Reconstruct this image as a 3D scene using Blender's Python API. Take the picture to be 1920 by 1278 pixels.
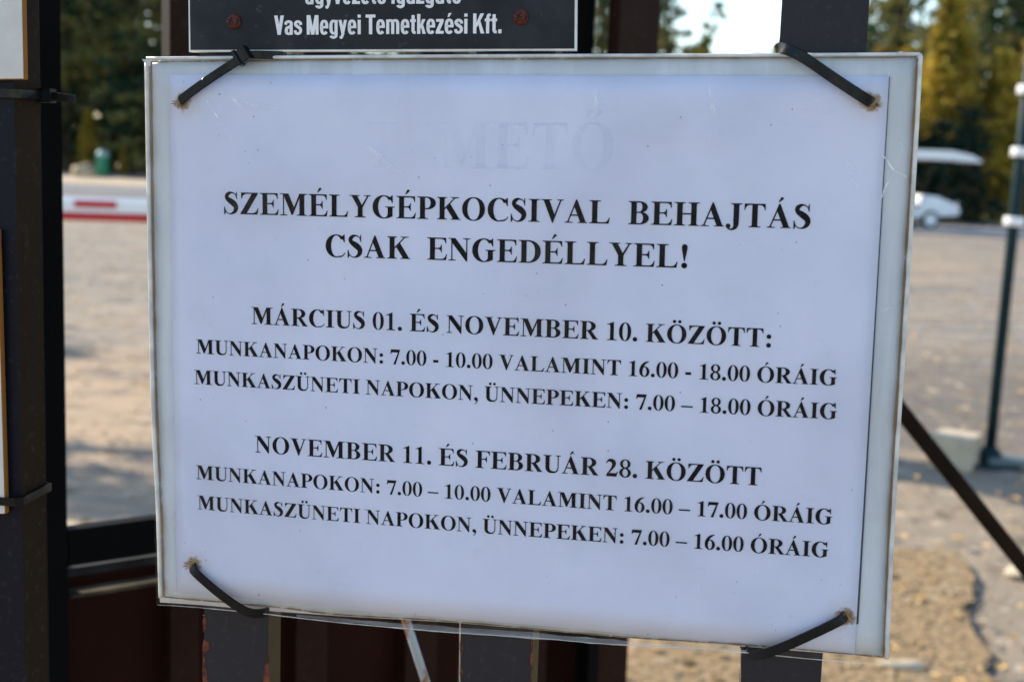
import bpy, bmesh, math, random
from mathutils import Vector, Matrix, noise
random.seed(7)
sc = bpy.context.scene
for o in list(bpy.data.objects): bpy.data.objects.remove(o)
R_ = math.radians
# ------------------------------------------------------------------ camera
F, CX, CY = 2440.0, 960.0, 639.0          # focal length and centre, in pixels of the 1920 x 1278 photograph
CAMZ = 1.45
_d = Vector((350 - CX, 17840 - CY, F)).normalized()        # straight down, in camera axes (x right, y down, z forward)
UPc = -_d
FWc = (Vector((0, 0, 1)) - UPc * UPc.z).normalized()
RTc = FWc.cross(UPc)
if RTc.x < 0: RTc = -RTc
CAM = Vector((0, 0, CAMZ))
def c2w(v): return Vector((v.dot(RTc), v.dot(FWc), v.dot(UPc)))
ex, ey, ez = c2w(Vector((1, 0, 0))), c2w(Vector((0, 1, 0))), c2w(Vector((0, 0, 1)))
cam = bpy.data.cameras.new('camera'); camo = bpy.data.objects.new('camera', cam); sc.collection.objects.link(camo)
M = Matrix(((ex.x, -ey.x, -ez.x, 0), (ex.y, -ey.y, -ez.y, 0), (ex.z, -ey.z, -ez.z, CAMZ), (0, 0, 0, 1)))
camo.matrix_world = M
cam.sensor_width = 36; cam.lens = 36 * F / 1920
cam.clip_start = 0.02; cam.clip_end = 2000
cam.dof.use_dof = True; cam.dof.focus_distance = 0.515; cam.dof.aperture_fstop = 13.0; cam.dof.aperture_blades = 0
sc.camera = camo
# ------------------------------------------------------------------ light
SUN_AZ, SUN_EL = 36.0, 34.0               # sun from the left, 36 degrees ahead of square left
sv = Vector((-math.cos(R_(SUN_AZ)) * math.cos(R_(SUN_EL)), math.sin(R_(SUN_AZ)) * math.cos(R_(SUN_EL)), math.sin(R_(SUN_EL))))
w = bpy.data.worlds.new('World'); sc.world = w; w.use_nodes = True
nt = w.node_tree; bg = nt.nodes['Background']
sky = nt.nodes.new('ShaderNodeTexSky'); sky.sky_type = 'NISHITA'; sky.sun_disc = False
sky.sun_elevation = R_(SUN_EL); sky.sun_rotation = math.atan2(sv.x, sv.y)
sky.air_density = 1.15; sky.dust_density = 0.4; sky.ozone_density = 2.2
nt.links.new(sky.outputs[0], bg.inputs[0]); bg.inputs[1].default_value = 0.15
sl = bpy.data.lights.new('sun', 'SUN'); sl.energy = 4.2; sl.angle = R_(0.53); sl.color = (1, .88, .70)
so = bpy.data.objects.new('sun', sl); sc.collection.objects.link(so); so.rotation_euler = sv.to_track_quat('Z', 'Y').to_euler()
so.location = (-6, 4, 8)
sc.view_settings.view_transform = 'Standard'; sc.view_settings.look = 'None'; sc.view_settings.exposure = 0.92; sc.view_settings.gamma = 1
try: sc.view_settings.use_curve_mapping = False
except Exception: pass
sc.render.engine = 'CYCLES'
sc.cycles.use_denoising = True; sc.cycles.max_bounces = 8; sc.cycles.transparent_max_bounces = 16
# ------------------------------------------------------------------ places
def ray(px, py): return c2w(Vector((px - CX, py - CY, F)))
def ground(px, py, z=0.0):
    r = ray(px, py); t = (z - CAMZ) / r.z; return CAM + r * t
def atY(px, py, Y):
    r = ray(px, py); return CAM + r * (Y / r.y)
YAW = R_(12.1)
GU, GA = Vector((math.cos(YAW), -math.sin(YAW), 0)), Vector((math.sin(YAW), math.cos(YAW), 0))    # along the gate, away from the camera
GD = 0.492                                  # distance of the notice's plane from the camera
GO = CAM * 1.0; GO.z = 0; GO = GO + GA * GD
def G(px, py, off=0.0):
    """pixel -> gate coordinates (x along gate, y depth behind the paper plane, z up)"""
    r = ray(px, py); t = (GD + off) / r.dot(GA); p = CAM + r * t - GO
    return Vector((p.dot(GU), off, p.z))
LYAW = R_(-35)                              # the rear leaf stands open, receding to the right
L0 = atY(118, 985, 0.88); L0.z = 0
LU, LA = Vector((math.cos(-LYAW), math.sin(-LYAW), 0)), Vector((-math.sin(-LYAW), math.cos(-LYAW), 0))
def L(px, py, off=0.0):
    r = ray(px, py); t = ((L0 - CAM).dot(LA) + off) / r.dot(LA); p = CAM + r * t - L0
    return Vector((p.dot(LU), off, p.z))
# ------------------------------------------------------------------ objects
def props(o, label=None, cat=None, group=None, kind=None):
    for k, v in (('label', label), ('category', cat), ('group', group), ('kind', kind)):
        if v: o[k] = v
    return o
def thing(name, label, cat, loc=(0, 0, 0), rz=0, group=None):
    o = bpy.data.objects.new(name, None); sc.collection.objects.link(o); o.empty_display_size = .05
    o.location = loc; o.rotation_euler = (0, 0, rz)
    return props(o, label, cat, group)
def mesh(name, verts, faces, mat, parent=None, smooth=False, loc=(0, 0, 0)):
    me = bpy.data.meshes.new(name); me.from_pydata([tuple(v) for v in verts], [], faces)
    if mat: me.materials.append(mat)
    if smooth: me.polygons.foreach_set('use_smooth', [True] * len(me.polygons))
    me.update()
    o = bpy.data.objects.new(name, me); sc.collection.objects.link(o); o.location = loc
    if parent: o.parent = parent
    return o
def bobj(name, bm, mat, parent=None, smooth=False, bevel=0, seg=2):
    if bevel:
        bmesh.ops.bevel(bm, geom=[e for e in bm.edges if e.calc_face_angle(0) > .6], offset=bevel, segments=seg, affect='EDGES', profile=.6)
    me = bpy.data.meshes.new(name); bm.to_mesh(me); bm.free()
    if mat: me.materials.append(mat)
    if smooth: me.polygons.foreach_set('use_smooth', [True] * len(me.polygons))
    o = bpy.data.objects.new(name, me); sc.collection.objects.link(o)
    if parent: o.parent = parent
    return o
def abox(bm, a, b):
    vs = [bm.verts.new((x, y, z)) for z in (a[2], b[2]) for y in (a[1], b[1]) for x in (a[0], b[0])]
    for f in ((0, 2, 3, 1), (4, 5, 7, 6), (0, 1, 5, 4), (2, 6, 7, 3), (0, 4, 6, 2), (1, 3, 7, 5)): bm.faces.new([vs[i] for i in f])
def boxo(name, a, b, mat, parent=None, bevel=0, seg=2):
    bm = bmesh.new(); abox(bm, a, b); return bobj(name, bm, mat, parent, bevel=bevel, seg=seg)
def sweep(path, prof, nrm, closed=False, caps=True):
    """sweep a 2-D profile (a across, b along nrm) along a 3-D path; prof may be a function of t"""
    V, Fc = [], []; n = len(path); path = [Vector(p) for p in path]
    for i, p in enumerate(path):
        t = (path[min(i + 1, n - 1)] - path[max(i - 1, 0)]).normalized()
        N = nrm(i / (n - 1)) if callable(nrm) else Vector(nrm)
        a = t.cross(N).normalized(); b = a.cross(t).normalized()
        pr = prof(i / (n - 1)) if callable(prof) else prof
        V += [p + a * x + b * y for x, y in pr]
    m = len(pr)
    for i in range(n - 1):
        for j in range(m):
            k = (j + 1) % m; Fc.append((i * m + j, i * m + k, (i + 1) * m + k, (i + 1) * m + j))
    if caps: Fc += [tuple(range(m - 1, -1, -1)), tuple((n - 1) * m + j for j in range(m))]
    return V, Fc
def rrect(w, t, c=None):
    c = c if c is not None else min(w, t) * .25; x, y = w / 2, t / 2
    return [(-x, -y + c), (-x + c, -y), (x - c, -y), (x, -y + c), (x, y - c), (x - c, y), (-x + c, y), (-x, y - c)]
def circ(r, n=16): return [(r * math.cos(2 * math.pi * i / n), r * math.sin(2 * math.pi * i / n)) for i in range(n)]
def tube(name, p0, p1, r, mat, parent=None, n=16, r1=None):
    p0, p1 = Vector(p0), Vector(p1); r1 = r if r1 is None else r1
    d = (p1 - p0).normalized(); h = Vector((0, 0, 1)) if abs(d.z) < .9 else Vector((0, 1, 0))
    V, Fc = sweep([p0, p1], lambda t: circ(r + (r1 - r) * t, n), h)
    o = mesh(name, V, Fc, mat, parent)
    for p in o.data.polygons: p.use_smooth = len(p.vertices) == 4
    return o
def lathe(name, prof, mat, parent=None, n=24, loc=(0, 0, 0), smooth=True):
    V = [(r * math.cos(2 * math.pi * j / n), r * math.sin(2 * math.pi * j / n), z) for r, z in prof for j in range(n)]
    Fc = [(i * n + j, i * n + (j + 1) % n, (i + 1) * n + (j + 1) % n, (i + 1) * n + j) for i in range(len(prof) - 1) for j in range(n)]
    return mesh(name, V, Fc, mat, parent, smooth, loc)
# ------------------------------------------------------------------ materials
class N:
    def __init__(s, name):
        s.m = bpy.data.materials.new(name); s.m.use_nodes = True; s.t = s.m.node_tree; s.t.nodes.clear()
        s.out = s.t.nodes.new('ShaderNodeOutputMaterial'); s.tc = s.n('ShaderNodeTexCoord')
    def n(s, ty, **k):
        x = s.t.nodes.new(ty)
        for a, b in k.items(): setattr(x, a, b)
        return x
    def set(s, sock, v):
        if hasattr(v, 'is_linked') or isinstance(v, bpy.types.NodeSocket): s.t.links.new(v, sock)
        else:
            if isinstance(v, (tuple, list)) and len(v) == 3 and sock.type == 'RGBA': v = (*v, 1)
            sock.default_value = v
    def noise(s, scale, detail=4, rough=.55, vec=None, dist=0, stretch=None):
        x = s.n('ShaderNodeTexNoise'); x.inputs['Scale'].default_value = scale; x.inputs['Detail'].default_value = detail
        x.inputs['Roughness'].default_value = rough; x.inputs['Distortion'].default_value = dist
        v = vec or s.tc.outputs['Object']
        if stretch:
            mp = s.n('ShaderNodeMapping'); mp.inputs['Scale'].default_value = stretch; s.t.links.new(v, mp.inputs[0]); v = mp.outputs[0]
        s.t.links.new(v, x.inputs['Vector']); return x.outputs['Fac']
    def ramp(s, v, a, b, lo=0.0, hi=1.0):
        x = s.n('ShaderNodeMapRange'); x.interpolation_type = 'SMOOTHSTEP'
        s.set(x.inputs['Value'], v); x.inputs['From Min'].default_value = a; x.inputs['From Max'].default_value = b
        x.inputs['To Min'].default_value = lo; x.inputs['To Max'].default_value = hi; return x.outputs[0]
    def math(s, op, a, b=None):
        x = s.n('ShaderNodeMath', operation=op); s.set(x.inputs[0], a)
        if b is not None: s.set(x.inputs[1], b)
        return x.outputs[0]
    def mix(s, f, a, b):
        x = s.n('ShaderNodeMix'); x.data_type = 'RGBA'; s.set(x.inputs[0], f); s.set(x.inputs[6], a); s.set(x.inputs[7], b); return x.outputs[2]
    def bump(s, h, strength=.3, dist=.001, nrm=None):
        x = s.n('ShaderNodeBump'); s.set(x.inputs['Height'], h); x.inputs['Strength'].default_value = strength; x.inputs['Distance'].default_value = dist
        if nrm: s.t.links.new(nrm, x.inputs['Normal'])
        return x.outputs[0]
    def bsdf(s, col, rough=.5, metal=0, nrm=None, spec=.5, coat=0, sss=0, trans=0):
        x = s.n('ShaderNodeBsdfPrincipled'); s.set(x.inputs['Base Color'], col); s.set(x.inputs['Roughness'], rough); s.set(x.inputs['Metallic'], metal)
        x.inputs['Specular IOR Level'].default_value = spec; x.inputs['Coat Weight'].default_value = coat
        x.inputs['Transmission Weight'].default_value = trans
        if nrm: s.t.links.new(nrm, x.inputs['Normal'])
        return x.outputs[0]
    def shmix(s, f, a, b):
        x = s.n('ShaderNodeMixShader'); s.set(x.inputs[0], f); s.t.links.new(a, x.inputs[1]); s.t.links.new(b, x.inputs[2]); return x.outputs[0]
    def done(s, sh): s.t.links.new(sh, s.out.inputs[0]); return s.m
def simple(name, c, rough=.5, metal=0, var=.25, scale=8, spec=.5, bump=0, bscale=60, coat=0):
    k = N(name); f = k.ramp(k.noise(scale, 5), .3, .7)
    col = k.mix(f, tuple(x * (1 - var) for x in c), tuple(min(1, x * (1 + var)) for x in c))
    nr = k.bump(k.noise(bscale, 4), bump, .002) if bump else None
    return k.done(k.bsdf(col, rough, metal, nr, spec, coat))
def chipped(name, base, rust, halfw=None, amount=.6, scale=60, rough=.42, spec=.16):
    """old paint with rust chips that gather along the edges of a bar"""
    k = N(name); ns = k.noise(scale, 6, .65, stretch=(1, 1, .35)); big = k.noise(9, 3)
    if halfw:
        sx = k.n('ShaderNodeSeparateXYZ'); k.t.links.new(k.tc.outputs['Object'], sx.inputs[0])
        e = k.ramp(k.math('ABSOLUTE', sx.outputs[0]), halfw * .74, halfw * .99)
        m = k.math('MULTIPLY', e, k.ramp(k.math('ADD', ns, k.math('MULTIPLY', big, .6)), amount + .22, amount + .26))
    else: m = k.ramp(ns, amount, amount + .05)
    col = k.mix(k.ramp(k.noise(5, 4), .35, .7), base, tuple(x * 1.35 for x in base))
    dust = k.ramp(k.noise(300, 3), .55, .75, 0, .05)
    col = k.mix(dust, col, (.3, .28, .25))
    col = k.mix(m, col, rust)
    ro = k.ramp(m, 0, 1, rough, .9)
    h = k.math('ADD', k.math('MULTIPLY', k.noise(350, 2), .15), k.math('MULTIPLY', m, -.6))
    return k.done(k.bsdf(col, ro, 0, k.bump(h, .5, .0006), spec))
# ---- lettering: a bold roman serif alphabet and a condensed bold sans, drawn as polygons (units: 1/1000 em)
def sm(pts, k=6):
    """Catmull-Rom through points of any dimension."""
    out = []
    n = len(pts)
    for i in range(n - 1):
        p0 = pts[max(i - 1, 0)]; p1 = pts[i]; p2 = pts[i + 1]; p3 = pts[min(i + 2, n - 1)]
        for j in range(k):
            t = j / k
            out.append(tuple(0.5 * ((2 * b) + (c - a) * t + (2 * a - 5 * b + 4 * c - d) * t * t + (3 * b - a - 3 * c + d) * t ** 3)
                             for a, b, c, d in zip(p0, p1, p2, p3)))
    out.append(tuple(pts[-1]))
    return out
def stroke(pts, k=6, smooth=True):
    """spine of (x, y, width) -> quads"""
    q = sm(pts, k) if smooth else list(pts)
    L, Rr = [], []
    for i, (x, y, w) in enumerate(q):
        a = q[max(i - 1, 0)]; b = q[min(i + 1, len(q) - 1)]
        dx, dy = b[0] - a[0], b[1] - a[1]; l = math.hypot(dx, dy) or 1
        nx, ny = -dy / l * w / 2, dx / l * w / 2
        L.append((x + nx, y + ny)); Rr.append((x - nx, y - ny))
    return [[L[i], L[i + 1], Rr[i + 1], Rr[i]] for i in range(len(q) - 1)]
def ring(cx, cy, rx, ry, ix, iy, a0=0, a1=360, icx=None, n=30, e=2.0, ei=2.0):
    icx = cx if icx is None else icx
    def pt(c0, c1, r0, r1, a, ex):
        c, s = math.cos(math.radians(a)), math.sin(math.radians(a))
        return (c0 + r0 * math.copysign(abs(c) ** (2 / ex), c), c1 + r1 * math.copysign(abs(s) ** (2 / ex), s))
    o = [pt(cx, cy, rx, ry, a0 + (a1 - a0) * i / n, e) for i in range(n + 1)]
    q = [pt(icx, cy, ix, iy, a0 + (a1 - a0) * i / n, ei) for i in range(n + 1)]
    return [[o[i], o[i + 1], q[i + 1], q[i]] for i in range(n)]
def disc(cx, cy, r, n=18, ry=None):
    ry = ry or r
    return [[(cx + r * math.cos(2 * math.pi * i / n), cy + ry * math.sin(2 * math.pi * i / n)) for i in range(n)]]
def box(x0, y0, x1, y1): return [[(x0, y0), (x1, y0), (x1, y1), (x0, y1)]]
def serif(x0, x1, a, b, y=0, up=1, h=20, br=52):
    """bracketed slab at y under a stem spanning x0..x1, reaching a..b"""
    p = [(a, y), (b, y), (b, y + up * h), (x1 + (b - x1) * .38, y + up * (h + 8)), (x1 + (b - x1) * .1, y + up * (h + 22)), (x1 + 1, y + up * (h + br)),
         (x0 - 1, y + up * (h + br)), (x0 - (x0 - a) * .1, y + up * (h + 22)), (x0 - (x0 - a) * .38, y + up * (h + 8)), (a, y + up * h)]
    return [p]
def stem(x0, x1, a, b, y0=0, y1=676, ta=None, tb=None, bot=True, top=True):
    r = box(x0, y0, x1, y1)
    if bot: r += serif(x0, x1, a, b, y0, 1)
    if top: r += serif(x0, x1, a if ta is None else ta, b if tb is None else tb, y1, -1)
    return r
ACUTE = lambda cx, y=730: [[(cx - 52, y), (cx - 24, y), (cx + 92, y + 98), (cx + 88, y + 128), (cx + 60, y + 146), (cx + 16, y + 140)]]
DIA = lambda cx, y=800: disc(cx - 98, y, 60) + disc(cx + 98, y, 60)
def armE(x, ytop):   # end of a top arm with a drooping beak
    return [[(x - 150, ytop), (x, ytop), (x + 3, ytop - 168), (x - 20, ytop - 168), (x - 36, ytop - 105), (x - 66, ytop - 62), (x - 110, ytop - 42), (x - 150, ytop - 38)]]
def armB(x, y0=0):   # end of a bottom arm
    return [[(x - 170, y0), (x - 32, y0), (x, y0 + 178), (x - 22, y0 + 178), (x - 52, y0 + 112), (x - 92, y0 + 62), (x - 135, y0 + 42), (x - 170, y0 + 38)]]
def midbar(x1, x, yc):
    return box(x1 - 4, yc - 19, x - 30, yc + 19) + [[(x - 95, yc + 19), (x - 62, yc + 34), (x - 38, yc + 62), (x - 24, yc + 116), (x, yc + 116), (x, yc - 116), (x - 24, yc - 116), (x - 38, yc - 62), (x - 62, yc - 34), (x - 95, yc - 19)]]
E_ = lambda: stem(107, 263, 16, 300) + box(255, 638, 500, 676) + armE(610, 676) + midbar(260, 478, 350) + box(255, 0, 490, 38) + armB(641)
A_ = lambda: ([[(344, 690), (376, 690), (644, 25), (476, 25), (278, 519)], [(344, 690), (282, 525), (86, 25), (128, 25), (300, 466)]]
              + serif(508, 610, 398, 689, br=20) + serif(84, 116, 9, 255, br=14) + box(165, 206, 420, 246))
O_ = lambda: ring(389, 336, 354, 355, 190, 326, e=2.08, ei=2.12)
U_ = lambda: (stem(104, 260, 16, 352, 200, 676, bot=False) + stroke([(182, 215, 156), (190, 150, 152), (222, 88, 138), (290, 38, 104), (380, 20, 72), (470, 28, 58), (548, 74, 44), (586, 150, 38), (596, 230, 36)])
              + box(578, 220, 614, 668) + serif(580, 612, 484, 701, 676, -1, br=18))
def S_(dx=0): return (stroke([(452, 540, 22), (425, 600, 24), (370, 646, 30), (300, 668, 46), (225, 655, 84), (152, 600, 118), (130, 532, 122), (170, 462, 138), (262, 400, 172), (360, 328, 182), (428, 246, 160), (432, 150, 138), (385, 70, 104), (300, 14, 52), (222, 6, 30), (140, 40, 26), (90, 100, 24), (62, 180, 22)], 5)
              + [[(448, 692), (472, 692), (476, 480), (454, 480), (430, 560), (440, 620)], [(40, -19), (62, -19), (96, 40), (82, 120), (64, 222), (38, 222)]])
Z_ = lambda: ([[(58, 676), (630, 676), (630, 660), (240, 36), (28, 0), (28, 14), (418, 640)], [(28, 0), (600, 0), (634, 196), (612, 196), (574, 110), (520, 62), (440, 38), (28, 38)],
               [(58, 676), (66, 490), (88, 490), (112, 566), (166, 618), (240, 638), (500, 640), (630, 676)], [(230, 20), (40, 8), (418, 650), (616, 650)]])
ZERO = lambda: ring(250, 337, 226, 350, 96, 324, e=2.1, ei=2.3)
def GLYPHS():
    G = {}
    def g(c, w, p): G[c] = (w, p)
    g(' ', 250, [])
    g('A', 722, A_()); g('Á', 722, A_() + ACUTE(372))
    g('B', 667, stem(100, 256, 16, 200) + box(250, 638, 360, 676) + box(250, 0, 370, 36) + box(250, 338, 350, 372)
      + ring(340, 509, 240, 167, 84, 137, -90, 90, n=20) + ring(350, 186, 269, 186, 102, 152, -90, 90, n=20))
    g('C', 722, ring(392, 336, 343, 355, 176, 324, 38, 292, icx=400, e=2.05) + stroke([(500, 8, 50), (560, 22, 40), (620, 58, 32), (682, 132, 22)])
      + [[(640, 691), (664, 691), (668, 450), (644, 450), (610, 530), (560, 600), (560, 640), (610, 652)]])
    g('D', 722, stem(102, 260, 14, 220) + ring(300, 338, 390, 338, 218, 302, -90, 90, e=2.15, ei=2.2) + box(250, 640, 310, 676) + box(250, 0, 310, 36))
    g('E', 667, E_()); g('É', 667, E_() + ACUTE(350))
    g('F', 611, stem(107, 263, 16, 352, ta=16, tb=300) + box(255, 638, 460, 676) + armE(583, 676) + midbar(260, 468, 350))
    g('G', 778, ring(392, 336, 355, 355, 188, 324, 40, 300, icx=404, e=2.05)
      + box(522, 50, 676, 330) + serif(526, 672, 440, 755, 350, -1, br=14) + [[(470, -14), (560, 6), (676, 52), (676, 110), (522, 110), (480, 20)]]
      + [[(656, 691), (680, 691), (684, 460), (660, 460), (620, 545), (565, 605), (560, 642), (625, 652)]])
    g('H', 778, stem(108, 264, 21, 350) + stem(514, 670, 428, 759) + box(260, 322, 520, 362))
    g('I', 389, stem(116, 272, 20, 370))
    g('J', 500, box(230, 120, 386, 670) + serif(230, 386, 140, 479, 676, -1) + stroke([(308, 130, 156), (304, 50, 140), (272, -20, 104), (210, -66, 62), (140, -72, 44), (80, -40, 40), (60, 0, 60)])
      + disc(84, 24, 68))
    g('K', 778, stem(108, 264, 30, 345) + [[(258, 292), (258, 345), (568, 662), (616, 662)]] + [[(320, 350), (440, 478), (700, 70), (722, 20), (520, 20), (505, 70)]]
      + serif(560, 690, 448, 769, br=14) + serif(570, 600, 462, 716, 676, -1, br=14))
    g('L', 667, stem(108, 264, 19, 368, ta=19, tb=368) + box(255, 0, 490, 38) + armB(638) )
    g('M', 944, [[(14, 676), (290, 676), (478, 236), (662, 676), (690, 640), (482, 100), (440, 0), (210, 560), (110, 656), (14, 656)]][:0]
      + box(120, 12, 154, 660) + serif(122, 152, 14, 262, br=14) + [[(120, 676), (298, 676), (500, 218), (424, 20), (400, 20), (142, 620)]] + [[(424, 20), (446, 20), (690, 610), (660, 676), (482, 255), (400, 120)]]
      + box(660, 10, 820, 668) + serif(660, 820, 566, 921) + serif(660, 820, 650, 921, 676, -1) + [[(14, 676), (150, 676), (150, 630), (120, 648), (14, 657)]])
    g('N', 722, [[(92, 676), (232, 676), (596, 214), (596, -18), (572, -18), (110, 566)]] + box(108, 14, 142, 640) + serif(110, 140, 16, 246, br=14)
      + box(572, -18, 606, 664) + serif(574, 604, 472, 701, 676, -1, br=14) + [[(16, 676), (200, 676), (150, 600), (92, 650), (16, 657)]])
    g('O', 778, O_()); g('Ó', 778, O_() + ACUTE(385)); g('Ö', 778, O_() + DIA(389))
    g('Ő', 778, O_() + ACUTE(300) + ACUTE(460)); g('P', 611, stem(104, 260, 16, 360, ta=16, tb=200) + box(250, 640, 330, 676) + box(250, 294, 330, 330) + ring(320, 485, 280, 191, 118, 156, -90, 90, n=22, e=2.1))
    g('R', 722, stem(110, 266, 26, 356, ta=26, tb=200) + box(255, 640, 340, 676) + box(255, 312, 340, 346) + ring(330, 493, 288, 183, 122, 148, -90, 90, n=22, e=2.1)
      + [[(300, 330), (450, 330), (640, 70), (690, 20), (512, 20), (300, 318)]] + box(500, 0, 715, 20) + [[(512, 0), (700, 18), (645, 64), (600, 60)]])
    g('S', 556, S_())
    g('T', 667, stem(256, 412, 160, 508, 0, 660, top=False) + box(50, 638, 618, 676) + [[(40, 676), (31, 492), (54, 492), (76, 570), (120, 618), (190, 642), (300, 676)], [(627, 676), (636, 492), (613, 492), (591, 570), (547, 618), (477, 642), (367, 676)]])
    g('U', 722, U_()); g('Ü', 722, U_() + DIA(378))
    g('V', 722, [[(88, 656), (262, 656), (408, 268), (440, 190), (380, -18), (354, -18)], [(354, -18), (378, -18), (628, 656), (586, 656), (392, 160)]]
      + serif(120, 226, 16, 338, 676, -1, br=14) + serif(590, 622, 494, 701, 676, -1, br=10))
    g('Y', 722, stem(284, 440, 184, 540, 0, 320, top=False) + [[(84, 658), (262, 658), (412, 380), (440, 310), (284, 290), (284, 320)], [(400, 300), (440, 300), (636, 658), (590, 658), (404, 356)]]
      + serif(130, 220, 15, 338, 676, -1, br=14) + serif(590, 624, 486, 699, 676, -1, br=10))
    g('Z', 667, Z_())
    g('0', 500, ZERO())
    g('1', 500, box(192, 20, 326, 560) + serif(192, 326, 70, 442) + [[(192, 540), (326, 540), (326, 688), (304, 688), (70, 590), (70, 572), (130, 586), (172, 582)]])
    g('2', 500, stroke([(34, 490, 24), (62, 560, 40), (120, 614, 84), (205, 620, 130), (290, 580, 150), (322, 500, 148), (300, 410, 120), (240, 300, 80), (150, 180, 56), (50, 60, 40)], 5)
      + [[(17, 0), (420, 0), (478, 196), (458, 204), (424, 150), (380, 132), (170, 132), (17, 20)]])
    g('6', 500, ring(256, 222, 222, 235, 92, 200, n=26) + stroke([(455, 678, 20), (340, 640, 70), (230, 560, 110), (150, 440, 136), (104, 300, 144), (108, 200, 130)], 5))
    g('7', 500, [[(44, 676), (477, 676), (477, 656), (270, -13), (160, -13), (376, 540), (106, 540), (66, 510), (38, 462), (17, 470)]])
    g('8', 500, ring(250, 510, 200, 178, 92, 146, n=22) + ring(250, 172, 222, 185, 104, 146, n=24)
      + [[(112, 424), (220, 330), (250, 340), (190, 420)], [(270, 330), (250, 380), (320, 400), (400, 280)]])
    g('.', 250, disc(125, 71, 84)); g(':', 333, disc(166, 71, 84) + disc(166, 388, 84))
    g(',', 250, disc(122, 72, 84) + stroke([(170, 80, 70), (182, 10, 66), (160, -70, 44), (110, -130, 26), (50, -165, 14)]))
    g('!', 333, disc(166, 71, 84) + disc(166, 605, 84, ry=86) + [[(82, 600), (250, 600), (236, 500), (178, 192), (154, 192), (96, 500)]])
    g('-', 333, box(44, 171, 287, 287)); g('–', 500, box(0, 196, 500, 258))
    return G
def SANS():
    """condensed heavy sans, 560-wide style letters; stem 150, cap 716, x-height 530"""
    G = {}; st = 128; x = 530
    def g(c, w, p): G[c] = (w, p)
    def bowl(cx, cy, rx, ry, a0=0, a1=360, t=st, th=96, e=2.6): return ring(cx, cy, rx, ry, rx - t, ry - th, a0, a1, e=e, ei=2.5)
    ac = lambda cx, y=600: [[(cx - 50, y), (cx + 10, y), (cx + 110, y + 140), (cx - 10, y + 140)]]
    g(' ', 150, [])
    a = bowl(195, 155, 168, 165, 60, 300) + box(232, 0, 360, 380) + stroke([(60, 372, 118), (90, 450, 116), (195, 488, 96), (290, 450, 118), (297, 360, 128)]) + box(170, 270, 290, 340)
    g('a', 395, a)
    e = lambda: bowl(198, 265, 175, 275, 0, 320) + box(60, 225, 373, 310)
    g('e', 390, e()); g('é', 390, e() + ac(185))
    o = lambda: bowl(200, 265, 178, 275)
    g('o', 400, o()); g('ő', 400, o() + [[(90, 600), (140, 600), (230, 740), (120, 740)], [(250, 600), (300, 600), (390, 740), (280, 740)]])
    g('ó', 400, o() + ac(190))
    g('s', 365, stroke([(300, 360, 120), (285, 430, 116), (190, 485, 100), (95, 445, 116), (85, 375, 124), (150, 310, 120), (240, 255, 120), (292, 185, 126), (275, 90, 118), (185, 42, 100), (85, 75, 112), (65, 160, 110)]))
    g('M', 560, box(35, 0, 160, 716) + box(400, 0, 525, 716) + [[(35, 716), (190, 716), (345, 0), (215, 0)], [(525, 716), (370, 716), (215, 0), (345, 0)]])
    g('m', 600, box(35, 0, 160, x) + box(238, 0, 362, 390) + box(440, 0, 565, 390) + bowl(198, 340, 165, 200, 0, 125) + bowl(400, 340, 165, 200, 0, 125))
    n_ = box(35, 0, 163, x) + box(245, 0, 372, 390) + bowl(205, 340, 167, 200, 0, 125)
    g('n', 408, n_)
    gy = bowl(190, 270, 165, 270, 60, 300) + box(235, 30, 362, x) + stroke([(298, 60, 128), (290, -60, 122), (190, -110, 100), (95, -75, 104), (80, -50, 100)])
    g('g', 398, gy)
    g('V', 420, [[(5, 716), (148, 716), (285, 0), (145, 0)], [(415, 716), (272, 716), (135, 0), (275, 0)]])
    g('v', 360, [[(5, x), (132, x), (250, 0), (118, 0)], [(355, x), (228, x), (110, 0), (242, 0)]])
    g('y', 360, [[(5, x), (132, x), (250, 10), (125, 10)], [(355, x), (228, x), (90, -100), (215, -60)], [(40, -60), (60, -160), (150, -160), (225, -40), (150, -30), (110, -62)]])
    g('z', 340, [[(20, x), (320, x), (320, 430), (165, 100), (325, 100), (325, 0), (10, 0), (10, 100), (170, 430), (20, 430)]])
    i_ = box(38, 0, 166, x) + box(38, 605, 166, 716)
    g('i', 204, i_)
    g('T', 420, box(10, 605, 410, 716) + box(142, 0, 278, 650))
    g('t', 255, box(65, 100, 190, 680) + stroke([(128, 130, 124), (150, 62, 112), (235, 48, 98)]) + box(10, 430, 240, x))
    g('f', 250, box(65, 0, 190, 560) + stroke([(128, 540, 124), (150, 640, 112), (240, 668, 96)]) + box(10, 430, 240, x))
    g('k', 385, box(35, 0, 163, 716) + [[(120, 200), (235, x), (375, x), (190, 190)], [(185, 330), (260, 380), (385, 0), (250, 0)]])
    g('K', 480, box(35, 0, 165, 716) + [[(120, 290), (315, 716), (465, 716), (190, 230)], [(215, 420), (310, 470), (480, 0), (335, 0)]])
    g('.', 200, box(38, 0, 166, 140))
    g('ü', 408, box(35, 140, 163, x) + box(245, 0, 372, x) + bowl(203, 180, 168, 190, 180, 330) + box(60, 605, 170, 716) + box(235, 605, 345, 716))
    return G
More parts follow.
